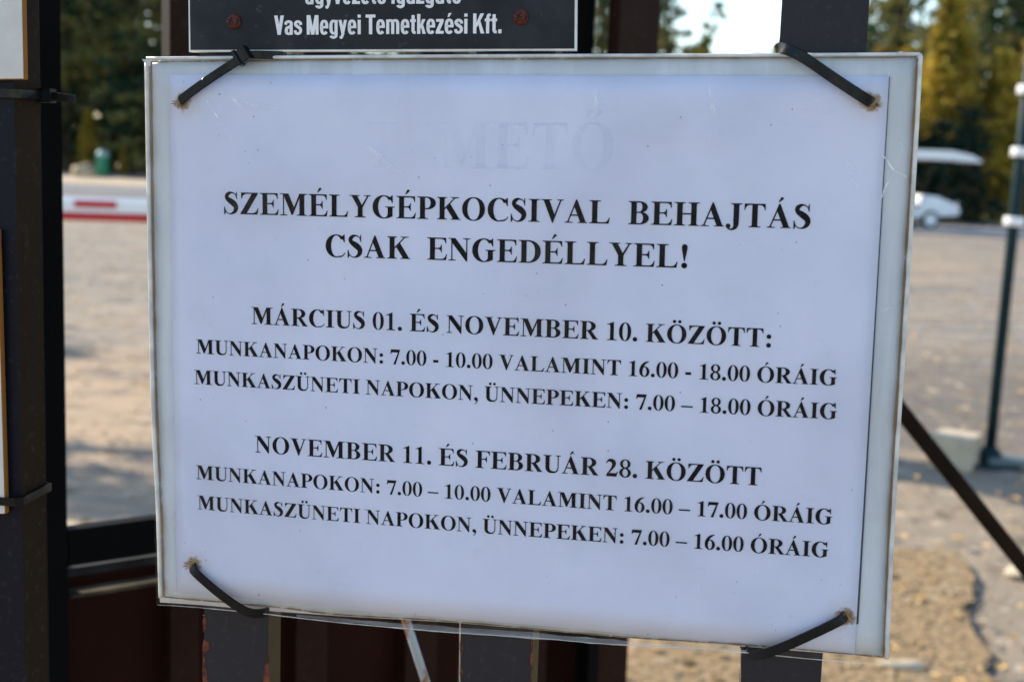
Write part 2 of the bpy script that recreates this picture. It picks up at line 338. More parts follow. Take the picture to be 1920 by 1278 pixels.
# ------------------------------------------------------------------ setting: ground
def ground_mat():
    k = N('worn_asphalt'); P = k.tc.outputs['Object']
    a = k.ramp(k.noise(.55, 5, .6, stretch=(.45, 1.3, 1)), .40, .58); b = k.ramp(k.noise(2.6, 6, .65, stretch=(.6, 1.2, 1)), .42, .62); c = k.noise(40, 4, .7)
    sx = k.n('ShaderNodeSeparateXYZ'); k.t.links.new(P, sx.inputs[0]); yy = k.math('ADD', sx.outputs[1], k.math('MULTIPLY', k.noise(.7, 4, .6), -4))
    near = k.ramp(k.math('ADD', sx.outputs[1], k.math('MULTIPLY', k.noise(.5, 4, .6), -7)), 4.2, 8.2)      # low towards the gate, where a warmer tone mixes in on the left
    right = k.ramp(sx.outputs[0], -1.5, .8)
    col = k.mix(a, (.275, .22, .165), (.20, .185, .165))
    col = k.mix(k.math('MULTIPLY', b, .6), col, (.35, .29, .22))
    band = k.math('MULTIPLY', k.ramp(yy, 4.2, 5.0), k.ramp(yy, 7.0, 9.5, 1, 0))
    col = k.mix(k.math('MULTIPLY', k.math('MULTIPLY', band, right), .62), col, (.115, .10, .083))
    col = k.mix(k.math('MULTIPLY', k.math('MULTIPLY', k.ramp(yy, 4.0, 4.8, 1, 0), right), .7), col, (.27, .215, .15))
    col = k.mix(k.math('MULTIPLY', k.ramp(near, 0, 1, 1, 0), k.ramp(right, 0, 1, .7, 0)), col, (.42, .30, .19))
    col = k.mix(k.ramp(k.noise(1.1, 5, .7, stretch=(.5, 1.5, 1), dist=.8), .53, .62, 0, .6), col, (.135, .125, .115))
    col = k.mix(k.ramp(k.noise(5.5, 5, .7, dist=.6), .54, .66, 0, .8), col, (.115, .09, .065))
    col = k.mix(k.ramp(k.noise(8, 4), .60, .68, 0, .75), col, (.56, .46, .33))
    col = k.mix(k.ramp(c, .5, .8, 0, .35), col, (.10, .08, .06))
    h = k.math('ADD', k.math('MULTIPLY', k.noise(6, 4), 1.0), k.math('MULTIPLY', c, .25))
    return k.done(k.bsdf(col, .9, 0, k.bump(h, .6, .03), .2))
def grid(name, x0, x1, y0, y1, nx, ny, z, amp, mat, kind='structure'):
    V, Fc = [], []
    for j in range(ny + 1):
        for i in range(nx + 1):
            x, y = x0 + (x1 - x0) * i / nx, y0 + (y1 - y0) * (j / ny) ** 2.2
            V.append((x, y, z + amp * noise.noise(Vector((x * .5, y * .5, 1.3)))))
    for j in range(ny):
        for i in range(nx): a = j * (nx + 1) + i; Fc.append((a, a + 1, a + nx + 2, a + nx + 1))
    o = mesh(name, V, Fc, mat, smooth=True); return props(o, kind=kind)
GM = ground_mat()
props(mesh('ground', [(-700, -200, -.03), (700, -200, -.03), (700, 900, -.03), (-700, 900, -.03)], [(0, 1, 2, 3)], GM), kind='structure')
grid('parking_yard', -30, 30, -4, 42, 120, 160, 0, .012, GM)
road = simple('far_road', (.15, .16, .18), .9, var=.15, scale=2)
def quad_sheet(name, pts, z, mat, kind='structure'):
    return props(mesh(name, [(x, y, z) for x, y in pts], [tuple(range(len(pts)))], mat), kind=kind)
quad_sheet('far_road', [(-70, 53), (60, 15.3), (60, 21.1), (-70, 58.8)], .03, road)
quad_sheet('pavement', [(-70, 59.0), (60, 21.3), (60, 24), (11, 36.6), (-15, 56), (-70, 72)], .05, simple('pale_pavement', (.42, .34, .25), .9, scale=3))
litter = simple('needle_litter', (.25, .15, .05), .95, var=.6, scale=1.5)
quad_sheet('forest_floor', [(-90, 77), (-15, 56.1), (11, 36.7), (90, 14), (90, 130), (-90, 130)], .055, litter)
grassm = simple('dry_grass', (.20, .18, .045), .9, var=.4, scale=4)
quad_sheet('grass_verge', [(6, 40.4), (11, 36.6), (40, 28.2), (40, 42), (6, 48)], .062, grassm)
# rough patch beyond the notice's lower corner
def patch():
    k = N('gravel_patch'); c = k.noise(34, 6, .75, dist=.4); m = k.noise(7, 4, .6)
    col = k.mix(k.ramp(c, .34, .66), (.13, .085, .042), (.38, .27, .15)); col = k.mix(k.ramp(m, .55, .72, 0, .6), col, (.40, .33, .22))
    return k.done(k.bsdf(col, .95, 0, k.bump(c, .45, .008), .2))
ol = [ground(x, y) for x, y in [(1200, 1180), (1400, 1060), (1560, 1042), (1690, 1036), (1760, 1040), (1800, 1045), (1822, 1085), (1832, 1120), (1812, 1150), (1826, 1190), (1848, 1225), (1862, 1290), (1870, 1480), (1700, 1900), (1100, 2300), (800, 1800)]]
pp = []
for i, p in enumerate(ol):
    q = ol[(i + 1) % len(ol)]
    for j in range(6):
        v = p.lerp(q, j / 6); n_ = noise.noise_vector(v * 9) * .025
        pp.append((v.x + n_.x, v.y + n_.y))
c0 = (sum(p[0] for p in pp) / len(pp), sum(p[1] for p in pp) / len(pp))
PV = [(x, y, .020) for x, y in pp] + [(c0[0] + (x - c0[0]) * .965, c0[1] + (y - c0[1]) * .965, .030) for x, y in pp]; n_ = len(pp)
props(mesh('gravel_patch', PV, [(i, (i + 1) % n_, n_ + (i + 1) % n_, n_ + i) for i in range(n_)] + [tuple(range(n_, 2 * n_))], patch()), kind='structure')
# ------------------------------------------------------------------ trees
def leafmat(name, dark, light, warm, thr=(.42, .58), sc_=.42):
    k = N(name); f = k.ramp(k.noise(sc_, 3, .6), *thr); g = k.noise(3.5, 3)
    col = k.mix(f, dark, light); col = k.mix(k.ramp(g, .5, .75, 0, .6), col, warm)
    a = k.bsdf(col, .75, spec=.2); t = k.n('ShaderNodeBsdfTranslucent'); k.set(t.inputs[0], col)
    return k.done(k.shmix(.42, a, t.outputs[0]))
LM = {'spruce': leafmat('spruce_needles', (.010, .060, .036), (.21, .20, .06), (.40, .30, .10)),
      'cypress': leafmat('golden_cypress_leaf', (.17, .145, .022), (.50, .37, .05), (.52, .30, .10), (.35, .6), 1.1),
      'autumn': leafmat('autumn_leaf', (.08, .08, .025), (.32, .20, .045), (.42, .18, .05), (.4, .6), .8)}
BK = simple('bark', (.085, .06, .042), .95, scale=6, var=.4)
TM = {}
def tree_mesh(key, kind, h, rad, n, seed, base=.08, size=.2):
    rnd = random.Random(seed); V, Fc = [], []
    def clump(c, r, m, sz):
        for _ in range(m):
            p = c + Vector((rnd.gauss(0, 1), rnd.gauss(0, 1), rnd.gauss(0, .55))) * r * .55
            a = Vector((rnd.uniform(-1, 1), rnd.uniform(-1, 1), rnd.uniform(-.6, .6))).normalized() * sz * rnd.uniform(.6, 1.4)
            b = a.cross(Vector((rnd.uniform(-1, 1), rnd.uniform(-1, 1), rnd.uniform(-1, 1)))).normalized() * sz * rnd.uniform(.25, .5)
            i = len(V); V.extend([p - a, p + b, p + a, p - b]); Fc.append((i, i + 1, i + 2, i + 3))
    TV, TF = [], []
    def limb(p, q, r0, r1, m=6):
        v, f = sweep([p, q], lambda t: circ(r0 + (r1 - r0) * t, m), Vector((0.1, .2, 1)) if abs((q - p).normalized().z) < .9 else Vector((0, 1, 0)))
        o = len(TV); TV.extend(v); TF.extend([tuple(o + i for i in g) for g in f])
    if kind == 'cypress':
        limb(Vector((0, 0, 0)), Vector((0, 0, h * .9)), .09, .02)
        for i in range(n):
            t = rnd.random() ** .8; z = h * (.02 + .97 * t); prof = rad * (math.sin(math.pi * min(1, t * .72 + .2)) ** .8) * (1 - t ** 5)
            a = rnd.uniform(0, 6.283); r = prof * (.65 + .4 * rnd.random()) * (1 + .25 * math.sin(3 * a + z * 2))
            clump(Vector((r * math.cos(a), r * math.sin(a), z)), .2, 12, size)
    else:
        limb(Vector((0, 0, 0)), Vector((0, 0, h * .5)), h * .016, h * .010, 10); limb(Vector((0, 0, h * .5)), Vector((0, 0, h)), h * .010, .02, 8)
        for i in range(n):
            t = base + (1 - base) * (i + rnd.random()) / n; z = h * t; L_ = rad * (1 - t) ** .8 * rnd.uniform(.55, 1.1) + .15
            a = i * 2.4 + rnd.uniform(-.5, .5); dr = rnd.uniform(.05, .35) * (-1 if kind == 'spruce' else 1)
            tip = Vector((L_ * math.cos(a), L_ * math.sin(a), z + dr * L_))
            limb(Vector((0, 0, z)), tip, .03 + .02 * (1 - t), .008, 4)
            m = max(2, int(L_ / .42))
            for j in range(m):
                s = (j + .7) / m
                if rnd.random() < .13: continue
                c = Vector((0, 0, z)).lerp(tip, s) + Vector((rnd.gauss(0, .18), rnd.gauss(0, .18), rnd.gauss(0, .1)))
                clump(c, .36 * (1.15 - s * .4), 11, size)
    me = bpy.data.meshes.new('crown_' + key); me.from_pydata([tuple(v) for v in V], [], Fc); me.materials.append(LM[kind])
    mt = bpy.data.meshes.new('trunk_' + key); mt.from_pydata([tuple(v) for v in TV], [], TF); mt.materials.append(BK)
    TM[key] = (me, mt)
tree_mesh('a', 'spruce', 15, 3.1, 160, 1, .03); tree_mesh('b', 'spruce', 13, 2.7, 140, 2, .04); tree_mesh('c', 'spruce', 16, 3.4, 150, 3, .07)
tree_mesh('d', 'cypress', 6.5, .95, 900, 4, size=.13); tree_mesh('e', 'cypress', 5, .62, 650, 5, size=.12); tree_mesh('f', 'autumn', 9, 3.0, 120, 6, .22, .16)
def tree(key, name, label, x, y, s, rz, group=None):
    t = thing(name, label, 'tree', (x, y, .04), rz, group); t.scale = (s, s, s)
    for nm, me in zip(('crown', 'trunk'), TM[key]):
        o = bpy.data.objects.new(nm, me); sc.collection.objects.link(o); o.parent = t
        if nm == 'crown': pass
    return t
def tx(px, Y): return atY(px, 300, Y).x
SP = 'tall conifers behind the far road'; GC = 'golden cypresses along the far verge'; SC = 'small cypresses under the patch of sky'
for key, px, Y, s, lab in [
    ('a', 20, 60, 1.3, 'dark spruce at the far left edge behind the gate post'),
    ('c', 128, 59, 1.15, 'dark spruce with sunlit olive branches just right of the left gate post'),
    ('b', 205, 63, 1.5, 'shaded deep green spruce behind the green bin'),
    ('c', 243, 58.5, 1.1, 'spruce with a bare brown trunk showing left of the notice'),
    ('a', 330, 57, 1.3, 'dark spruce behind the upper left corner of the notice'),
    ('b', 480, 55, 1.3, 'tall spruce hidden mostly by the upper left cable tie and notice'),
    ('a', 640, 53, 1.1, 'spruce behind the middle of the black plaque'),
    ('c', 820, 47, 1.0, 'spruce behind the right half of the black plaque'),
    ('b', 1000, 50, 1.05, 'spruce behind the right end of the black plaque'),
    ('a', 1120, 49, .8, 'spruce left of the brown rear gate stile'),
    ('b', 1238, 45, .68, 'thin spruce with glints beside the brown stile, left of the sky gap'),
    ('a', 1545, 49, .8, 'spruce behind the bar right of the sky gap'),
    ('c', 1668, 52, .95, 'dark spruce with sky glinting through, above the right corner of the notice'),
    ('a', 1790, 54, 1.0, 'dark spruce behind the white roofed golf cart'),
    ('b', 1885, 52, 1.2, 'dark spruce behind the banded pole'),
    ('c', 2020, 50, 1.1, 'spruce beyond the right edge of the view'),
    ('a', -130, 62, 1.3, 'spruce beyond the left edge of the view')]:
    tree(key, 'spruce_tree', lab, tx(px, Y), Y, s, px * .7, SP)
for key, px, Y, s, lab in [
    ('e', 1762, 39, 1.3, 'tall golden cypress directly above the golf cart roof'),
    ('e', 1868, 38.6, .98, 'slim golden cypress just left of the banded pole'),
    ('d', 1690, 42, .8, 'golden cypress half hidden by the right edge of the notice'),
    ('e', 1925, 40, 1.1, 'golden cypress at the right edge of the view behind the pole')]:
    tree(key, 'golden_cypress', lab, tx(px, Y), Y, s, px * .7, GC)
for key, px, Y, s, lab in [
    ('e', 1302, 44, 1.02, 'small cypress top at the left end of the sky gap'), ('e', 1357, 44, .98, 'small cypress top second from the left below the sky'),
    ('e', 1408, 44, 1.0, 'small cypress top third from the left below the sky'), ('e', 1455, 44, 1.08, 'small cypress top touching the dark gate bar below the sky')]:
    tree(key, 'cypress_tree', lab, tx(px, Y), Y, s, px * .7, SC)
tree('f', 'autumn_tree', 'olive and orange leaved tree above the right upper corner of the notice', tx(1640, 46), 46, .62, 1.1)
tree('f', 'autumn_tree', 'olive broadleaf tree at the upper left behind the left spruces', tx(150, 70), 70, 1.6, 2.1)
tree('b', 'spruce_tree', 'dark spruce between the two golden cypresses right of the golf cart', tx(1825, 45), 45, .62, 2.9, SP)
tree_mesh('g', 'spruce', 3.2, 1.25, 46, 11, .02, .16)
TM['g'][0].materials[0] = leafmat('dark_yew', (.004, .022, .016), (.010, .035, .02), (.02, .03, .012))
for px, Y, s, lab in ((1812, 36.2, .95, 'dark green yew bush just right of the golf cart'), (1752, 37.0, .85, 'dark green yew bush behind the golf cart seat'), (1700, 37.2, .9, 'dark green yew bush behind the right edge of the notice')):
    t = tree('g', 'yew_bush', lab, tx(px, Y), Y, s, px * .3, 'dark yew bushes along the verge'); t['category'] = 'bush'
# off to the left of the view; its shade falls on the yard
tree('f', 'autumn_tree', 'tree left of the view that throws dappled shade on the yard', -12.5, 15.5, .85, .4)
tree('f', 'autumn_tree', 'small tree left of the view whose shade falls by the gate', -6.7, 8.9, .5, 1.9)
tree('b', 'spruce_tree', 'spruce left of the view that shades the yard near the gate', -13, 12.6, .5, .9)
# distant backdrop trees as one mass
rnd = random.Random(5); V, Fc = [], []
for i in range(26000):
    x = rnd.uniform(-70, 70)
    if 7.2 < x * 50 / 72 < 11.6: top = 4.2
    else: top = 11 + 3 * math.sin(x * .5) + 2 * math.sin(x * 1.3)
    p = Vector((x, rnd.uniform(68, 78), rnd.uniform(0, top))); a = Vector((rnd.uniform(-1, 1), rnd.uniform(-1, 1), rnd.uniform(-1, 1))) * .5; b = Vector((rnd.uniform(-1, 1), rnd.uniform(-1, 1), rnd.uniform(-1, 1))) * .3
    j = len(V); V += [p - a, p + b, p + a, p - b]; Fc.append((j, j + 1, j + 2, j + 3))
props(mesh('far_wood', V, Fc, LM['spruce']), 'distant dark wood behind the conifers', 'wood', kind='stuff')
# ------------------------------------------------------------------ far things
WH = simple('white_paint', (.88, .88, .87), .35, var=.04, scale=3); RD = simple('red_stripe', (.50, .004, .014), .4, var=.1, scale=3)
BLK = simple('black_rubber', (.02, .02, .022), .7, spec=.2); GRN = simple('green_enamel', (.02, .22, .10), .45, var=.15)
TEAL = simple('dark_green_paint', (.008, .028, .034), .5, var=.2, spec=.15); STEEL = simple('galvanised_steel', (.5, .52, .55), .4, .7, var=.15, scale=30)
def golf_cart(loc, rz):
    t = thing('golf_cart', 'white golf cart with a flat white roof parked before the cypresses', 'golf cart', loc, rz)
    prof = [(-1.2, .35), (-1.22, .75), (-1.0, .86), (-.35, .84), (-.3, .45), (.2, .38), (.26, .72), (.36, .82), (.62, .80), (1.0, .66), (1.24, .50), (1.2, .33), (.3, .26), (-.8, .26)]
    V = [(x, s * .58, z) for s in (-1, 1) for x, z in prof]; n = len(prof)
    bm = bmesh.new(); vs = [bm.verts.new(v) for v in V]
    bm.faces.new(vs[:n]); bm.faces.new(vs[n:][::-1])
    for i in range(n): bm.faces.new((vs[i], vs[n + i], vs[n + (i + 1) % n], vs[(i + 1) % n]))
    bmesh.ops.recalc_face_normals(bm, faces=bm.faces); bobj('body', bm, WH, t, bevel=.05, seg=3)
    rp = [(-1.3, 1.72), (-1.25, 1.9), (-.4, 1.93), (.9, 1.93), (1.4, 1.84), (1.7, 1.70), (1.62, 1.66), (1.0, 1.70), (-1.2, 1.70)]
    bm = bmesh.new(); n = len(rp); vs = [bm.verts.new((x, s * .6, z)) for s in (-1, 1) for x, z in rp]
    bm.faces.new(vs[:n]); bm.faces.new(vs[n:][::-1])
    for i in range(n): bm.faces.new((vs[i], vs[n + i], vs[n + (i + 1) % n], vs[(i + 1) % n]))
    bmesh.ops.recalc_face_normals(bm, faces=bm.faces); bobj('roof', bm, WH, t, bevel=.015)
    for x, y, x2 in ((-1.1, -.52, -1.15), (-1.1, .52, -1.15), (.62, -.5, .95), (.62, .5, .95)): tube('roof_post', (x, y, .8), (x2, y, 1.74), .018, BLK, t, 8)
    boxo('seat', (-.75, -.5, .82), (-.15, .5, .96), BLK, t, .03); boxo('seat_back', (-.85, -.5, .96), (-.72, .5, 1.32), BLK, t, .03)
    tube('steering_column', (.45, -.25, .85), (.15, -.25, 1.12), .018, BLK, t, 8); lathe('steering_wheel', [(.15, .0), (.17, .01), (.15, .02)], BLK, t, 16, (.13, -.25, 1.12))
    boxo('bumper', (1.2, -.5, .3), (1.28, .5, .4), BLK, t, .02)
    for s in (-.38, .38): lathe('headlight', [(.0, .04), (.06, .03), (.07, 0)], STEEL, t, 12, (1.18, s, .62)).rotation_euler = (0, R_(90), 0)
    for x in (-.86, .48):
        for s in (-1, 1):
            wv = lathe('wheel', [(.16, -.09), (.215, -.09), (.23, -.05), (.23, .05), (.215, .09), (.16, .09)], BLK, t, 24, (x, s * .52, .23)); wv.rotation_euler = (R_(90), 0, 0)
            lathe('rim', [(.0, .07), (.06, .085), (.15, .06), (.16, .09), (.16, -.09), (0, -.07)], WH, wv, 20)
    return t
gp = ground(1742, 428, .03); golf_cart((gp.x - .55, gp.y + .4, .062 if gp.y > 37 else .032), R_(4))
# green bin, boulder and shrub at the far left
p = ground(193, 331, .05)
t = thing('green_bin', 'small green waste bin with a pale dome lid, left of the notice under the spruces', 'bin', (p.x, p.y, .055))
t.scale = (1.25, 1.25, 1.25); lathe('bin_body', [(0, 0), (.19, 0), (.22, .08), (.21, .62), (.2, .64), (0, .64)], GRN, t, 20); lathe('bin_lid', [(.21, .64), (.22, .67), (.2, .75), (.12, .83), (0, .86)], simple('pale_green_lid', (.30, .45, .42), .3), t, 20)
def rock(name, label, loc, r, mat, seed, sq=(1, 1, .8), group=None):
    bm = bmesh.new(); bmesh.ops.create_icosphere(bm, subdivisions=3, radius=1)
    for v in bm.verts:
        d = 1 + .28 * noise.noise(v.co * 1.3 + Vector((seed, 0, 0))) + .1 * noise.noise(v.co * 4 + Vector((seed, 0, 0)))
        v.co = Vector((v.co.x * r * sq[0] * d, v.co.y * r * sq[1] * d, max(-.25, v.co.z * d) * r * sq[2]))
    o = bobj(name, bm, mat, smooth=True); o.location = loc; return props(o, label, 'stone', group)
ST = simple('pale_stone', (.42, .33, .20), .9, var=.4, scale=6)
p = ground(158, 333, .05); rock('boulder', 'round yellowish boulder left of the green bin', (p.x, p.y, .2), .5, ST, 3)
for px, Y, s, lab in ((168, 56, .55, 'small upright yellow green shrub behind the boulder'), (232, 55, .25, 'low brown shrub right of the green bin')):
    t = tree('e', 'garden_shrub', lab, tx(px, Y), Y, s, px); t['category'] = 'shrub'
# barrier
a0, a1 = atY(40, 389, 7.0), atY(1180, 424, 7.0)
hz = a0.z
t = thing('parking_barrier', 'white boom barrier with red stripes lowered across the yard, left of the notice', 'barrier', (a0.x - 4.2, 7.0, 0))
ox = Vector((a0.x - 4.2, 7.0, 0)); th = (a1.z - a0.z) / (a1.x - a0.x)
boxo('cabinet', (-.18, -.16, 0), (.18, .16, 1.25), simple('barrier_cabinet', (.5, .5, .5), .5), t, .01)
def armbox(nm, xa, xb, ya, yb, za, zb, m):
    V = [(x, y, hz + (x + ox.x - a0.x) * th + z) for x in (xa, xb) for y, z in ((ya, za), (yb, za), (yb, zb), (ya, zb))]
    return mesh(nm, V, [(0, 3, 2, 1), (4, 5, 6, 7), (0, 1, 5, 4), (1, 2, 6, 5), (2, 3, 7, 6), (3, 0, 4, 7)], m, t)
X1 = a1.x - ox.x
V, Fc = sweep([Vector((.1, 0, hz + (.1 + ox.x - a0.x) * th)), Vector((X1, 0, hz + (X1 + ox.x - a0.x) * th))], rrect(.05, .135, .022), (0, 0, 1)); mesh('arm', V, Fc, WH, t)
armbox('red_stripe', .3, X1 - .02, -.031, -.026, -.058, -.014, RD)
for k_ in range(4):
    xs = atY(143, 380, 7).x - ox.x + k_ * 1.0; armbox('red_reflector', xs, xs + .225, -.032, -.026, .012, .050, RD)
# pillar behind the notice; it takes the end of the boom and throws the broad shade on the right
t = thing('gate_pillar', 'grey rendered pillar standing behind the notice at the end of the boom', 'pillar', (.52, 7.28, 0))
PLR = simple('grey_render', (.3, .29, .27), .9, bump=.3); boxo('shaft', (-.17, -.17, 0), (.17, .17, 1.62), PLR, t, .01); boxo('cap', (-.2, -.2, 1.62), (.2, .2, 1.68), PLR, t, .01)
boxo('boom_rest', (-.05, -.30, a1.z - .10), (.05, -.17, a1.z - .07), TEAL, t, .004)
# banded pole on the right
p = ground(1853, 872); t = thing('banded_pole', 'dark green pole with white bands standing at the right edge of the view', 'pole', (p.x, p.y, 0)); LEAN = .016; t.rotation_euler = (0, LEAN, 0)
tube('pole', (0, 0, 0), (0, 0, 2.6), .027, TEAL, t, 20)
boxo('base_plate', (-.11, -.1, 0), (.13, .1, .018), TEAL, t, .004); lathe('base_collar', [(.06, .015), (.06, .07), (.045, .085), (.03, .1)], TEAL, t, 20)
boxo('foot_rail', (-.02, -.06, .018), (.24, .02, .05), simple('grey_green_steel', (.12, .16, .17), .5, .3), t, .005)
for py in (415, 285, 168):
    z = atY(1900, py, p.y).z; lathe('white_band', [(.028, -.022), (.045, -.022), (.048, -.016), (.048, .016), (.045, .022), (.028, .022)], WH, t, 24, (0, 0, z))
q = ground(1800, 882); t = thing('concrete_block', 'pale concrete block lying beside the foot of the banded pole', 'block', (q.x, q.y + .1, 0), R_(-34))
CB = simple('pale_concrete', (.50, .41, .29), .85, var=.12, scale=14, bump=.4)
boxo('block', (-.10, -.1, 0), (.10, .12, .16), CB, t, .012)
t = thing('flat_stone', 'flat pale stone at the right edge of the view below the brace', 'stone', (*ground(1922, 1082).xy, .01)); V_ = rock('slab', None, (0, 0, .02), .07, CB, 9, (1.1, .8, .3)); V_.parent = t; V_.location = (0, 0, .01)
del V_['category']
rock('flat_stone', 'flat pale stone lying just under the lower right corner of the notice', (*ground(1690, 1268).xy, .036), .055, CB, 12, (1.3, .45, .25))
# pebbles and fallen leaves, uncountable
V, Fc = [], []; rnd = random.Random(8)
for i in range(5200):
    y = 1.2 + 26 * rnd.random() ** 2; x = rnd.uniform(-.55, .55) * y * 1.1; s = rnd.uniform(.008, .028) * (1 + y * .05); a = rnd.uniform(0, 6.3); z = .02 + .012 + rnd.random() * .01
    j = len(V)
    for dx, dy, dz in ((-1, 0, 0), (0, -.6, .3), (1, 0, .05), (0, .6, .3)):
        V.append((x + s * (dx * math.cos(a) - dy * math.sin(a)), y + s * (dx * math.sin(a) + dy * math.cos(a)), z + s * dz))
    Fc.append((j, j + 1, j + 2, j + 3))
props(mesh('fallen_leaves', V, Fc, simple('dry_leaf', (.42, .26, .10), .8, var=.6, scale=3)), 'dry leaves and chips scattered over the yard', 'leaves', kind='stuff')
V, Fc = [], []
for i in range(1300):
    px, py = rnd.gauss(1560, 190), rnd.uniform(1045, 1600); g = ground(px, py); s = rnd.uniform(.004, .012)
    j = len(V); top = Vector((rnd.uniform(-.3, .3), rnd.uniform(-.3, .3), rnd.uniform(.5, .9))) * s
    for q_ in range(5): a = q_ * 1.2566 + rnd.uniform(-.3, .3); V.append((g.x + s * math.cos(a), g.y + s * math.sin(a), .033))
    V.append((g.x + top.x, g.y + top.y, .033 + top.z)); Fc += [(j + q_, j + (q_ + 1) % 5, j + 5) for q_ in range(5)]
props(mesh('gravel', V, Fc, simple('gravel_stone', (.34, .25, .14), .9, var=.55, scale=40)), 'loose brown gravel on the rough patch', 'gravel', kind='stuff')
# ------------------------------------------------------------------ rear gate leaf, standing open
RB = chipped('rear_brown_paint', (.022, .009, .006), (.28, .08, .03), None, .72, 25, spec=.06)
RP = simple('rear_red_panel', (.022, .006, .0035), .6, var=.35, scale=5, bump=.2, bscale=12, spec=.06)
RK = simple('black_iron', (.003, .003, .0035), .6, var=.3, spec=.05)
t = thing('rear_gate_leaf', 'brown open gate leaf with dark red lower panel, behind the notice', 'gate', (L0.x, L0.y, 0), -LYAW)
def lbar(nm, xa, xb, ya, yb, za, zb, m, bv=.0015):
    c = Vector(((xa + xb) / 2, (ya + yb) / 2, za)); o = boxo(nm, (xa - c.x, ya - c.y, 0), (xb - c.x, yb - c.y, zb - za), m, t, bv); o.location = c; return o
zt = L(200, 974).z
zb_ = [(305, 318, 375), (560, 570, 632), (780, 790, 852), (1000, 1008, 1072), (1152, 1162, 1235)]
lbar('stile', L(80, 640).x - .003, L(112, 640).x, -.012, .012, .06, 2.1, RK)
for a, b, c in zb_:
    xl, xr = L(b, 60).x, L(c, 60).x; d = .016
    lbar('upright_bar', xl, xr, 0, d, .08, 2.1, RB)
xe = L(1235, 60).x
lbar('top_rail', L(112, 640).x, xe, .001, .015, 2.1, 2.13, RB)
z0 = L(118, 985).z; z1 = L(118, 1052).z
lbar('middle_rail', L(112, 640).x + .001, xe + .002, -.012, -.001, z1, z0, RK)
z2 = L(118, 1085).z
lbar('panel_rail', L(112, 640).x + .001, xe + .002, -.006, -.001, L(118, 1078).z, L(118, 1062).z, simple('dull_steel', (.014, .016, .018), .7, 0, var=.6, scale=25, spec=.2), .001)
lbar('sill_strip', L(112, 640).x + .001, xe + .002, -.016, -.001, L(118, 1110).z, L(118, 1104).z, simple('weathered_strip', (.055, .043, .028), .75, 0, var=.7, scale=20, spec=.15), .001)
lbar('lower_panel', L(100, 640).x, xe + .003, .0165, .019, .08, L(118, 1058).z, RP)
lbar('bottom_rail', L(112, 640).x, xe, -.014, .0, .08, .11, RB)
gx = L(1087, 1240).x; lbar('groove_bar', gx - .006, gx + .006, -.02, -.002, .08, z1 - .002, RK)
hb = L(1132, 60).x; lbar('black_upright', hb - .015, hb + .013, .03, .045, .08, 2.1, RK)
# white enamel board hung on that leaf
t = thing('white_board', 'white board hanging behind the upper right end of the black plaque', 'sign', (0, 0, 0))
o_ = atY(1080, 60, 1.45)
pts = [(1000, -260), (1112, -260), (1113, 88), (1096, 88), (1083, 72), (980, 30)]
V = []
for dY in (0, .012):
    for x_, y_ in pts: V.append(atY(x_, y_, 1.45) + Vector((0, dY, 0)) - o_)
n_ = len(pts); t.location = o_
mesh('board', V, [tuple(range(n_)), tuple(range(2 * n_ - 1, n_ - 1, -1))] + [(i, n_ + i, n_ + (i + 1) % n_, (i + 1) % n_) for i in range(n_)], WH, t)
# stay brace from the rear leaf down to the right
A_p, B_p = atY(1500, 532, 1.30), atY(1995, 1155, 1.36)
dd = (B_p - A_p).normalized(); top = A_p - dd * .28; bot = B_p + dd * ((B_p.z) / -dd.z)
t = thing('gate_brace', 'dark brown diagonal stay bar crossing the yard at the lower right', 'brace', (bot.x, bot.y, 0))
V, Fc = sweep([top - Vector((bot.x, bot.y, 0)), bot - Vector((bot.x, bot.y, 0))], rrect(.0165, .010, .002), (0, -1, 0)); mesh('stay_bar', V, Fc, simple('brace_paint', (.014, .007, .0035), .6, var=.5, scale=20, spec=.1), t)
boxo('ground_shoe', (-.03, -.03, 0), (.03, .03, .02), RK, t, .003); tube('hinge_pin', top + Vector((0, -.012, 0)) - Vector((bot.x, bot.y, 0)), top + Vector((0, .02, 0)) - Vector((bot.x, bot.y, 0)), .008, RK, t, 12)
# galvanised rod
RG = chipped('rusty_galvanised', (.42, .45, .48), (.30, .13, .05), None, .50, 45, .35)
A_p, B_p = atY(735, 1080, .66), atY(850, 1440, .70); t = thing('steel_rod', 'thin galvanised rod with rust flecks slanting below the notice between two bars', 'rod', B_p)
dd = (A_p - B_p)
tube('shaft', (0, 0, 0), dd, .0024, RG, t, 14); bm = bmesh.new(); bmesh.ops.create_uvsphere(bm, u_segments=12, v_segments=8, radius=.0036); o = bobj('tip', bm, RG, t, True); o.location = dd
# ------------------------------------------------------------------ front gate
t = thing('steel_gate', 'dark brown gate of upright rectangular steel bars that carries the notices', 'gate', (GO.x, GO.y, 0), -YAW)
OB = .0045
SIDEP = chipped('bounce_side_paint', (.050, .032, .013), (.02, .012, .008), None, .70, 90, .6)  # warm bounce off the sunlit ground mixed into the side colour
POSTP = chipped('post_side_paint', (.016, .0095, .005), (.05, .02, .008), None, .72, 60, .6, .06)
def gbar(pl, pr, depth, m, sidem=None):
    (ax, ay), (bx, by), (cx_, cy_), (dx_, dy_) = pl + pr     # left edge top/bottom, right edge top/bottom pixels
    xl = (G(ax, ay, OB).x + G(bx, by, OB).x) / 2; xr = (G(cx_, cy_, OB).x + G(dx_, dy_, OB).x) / 2
    c = (xl + xr) / 2; o = boxo('bar', (-(xr - xl) / 2, 0, 0), ((xr - xl) / 2, depth, 2.05), m, t, .0014, 3)
    o.location = (c, OB, .08); o.data.materials.append(sidem or SIDEP)
    for f in o.data.polygons:
        if abs(f.normal.x) > .9: f.material_index = 1
    return (xl, xr)
bars = []
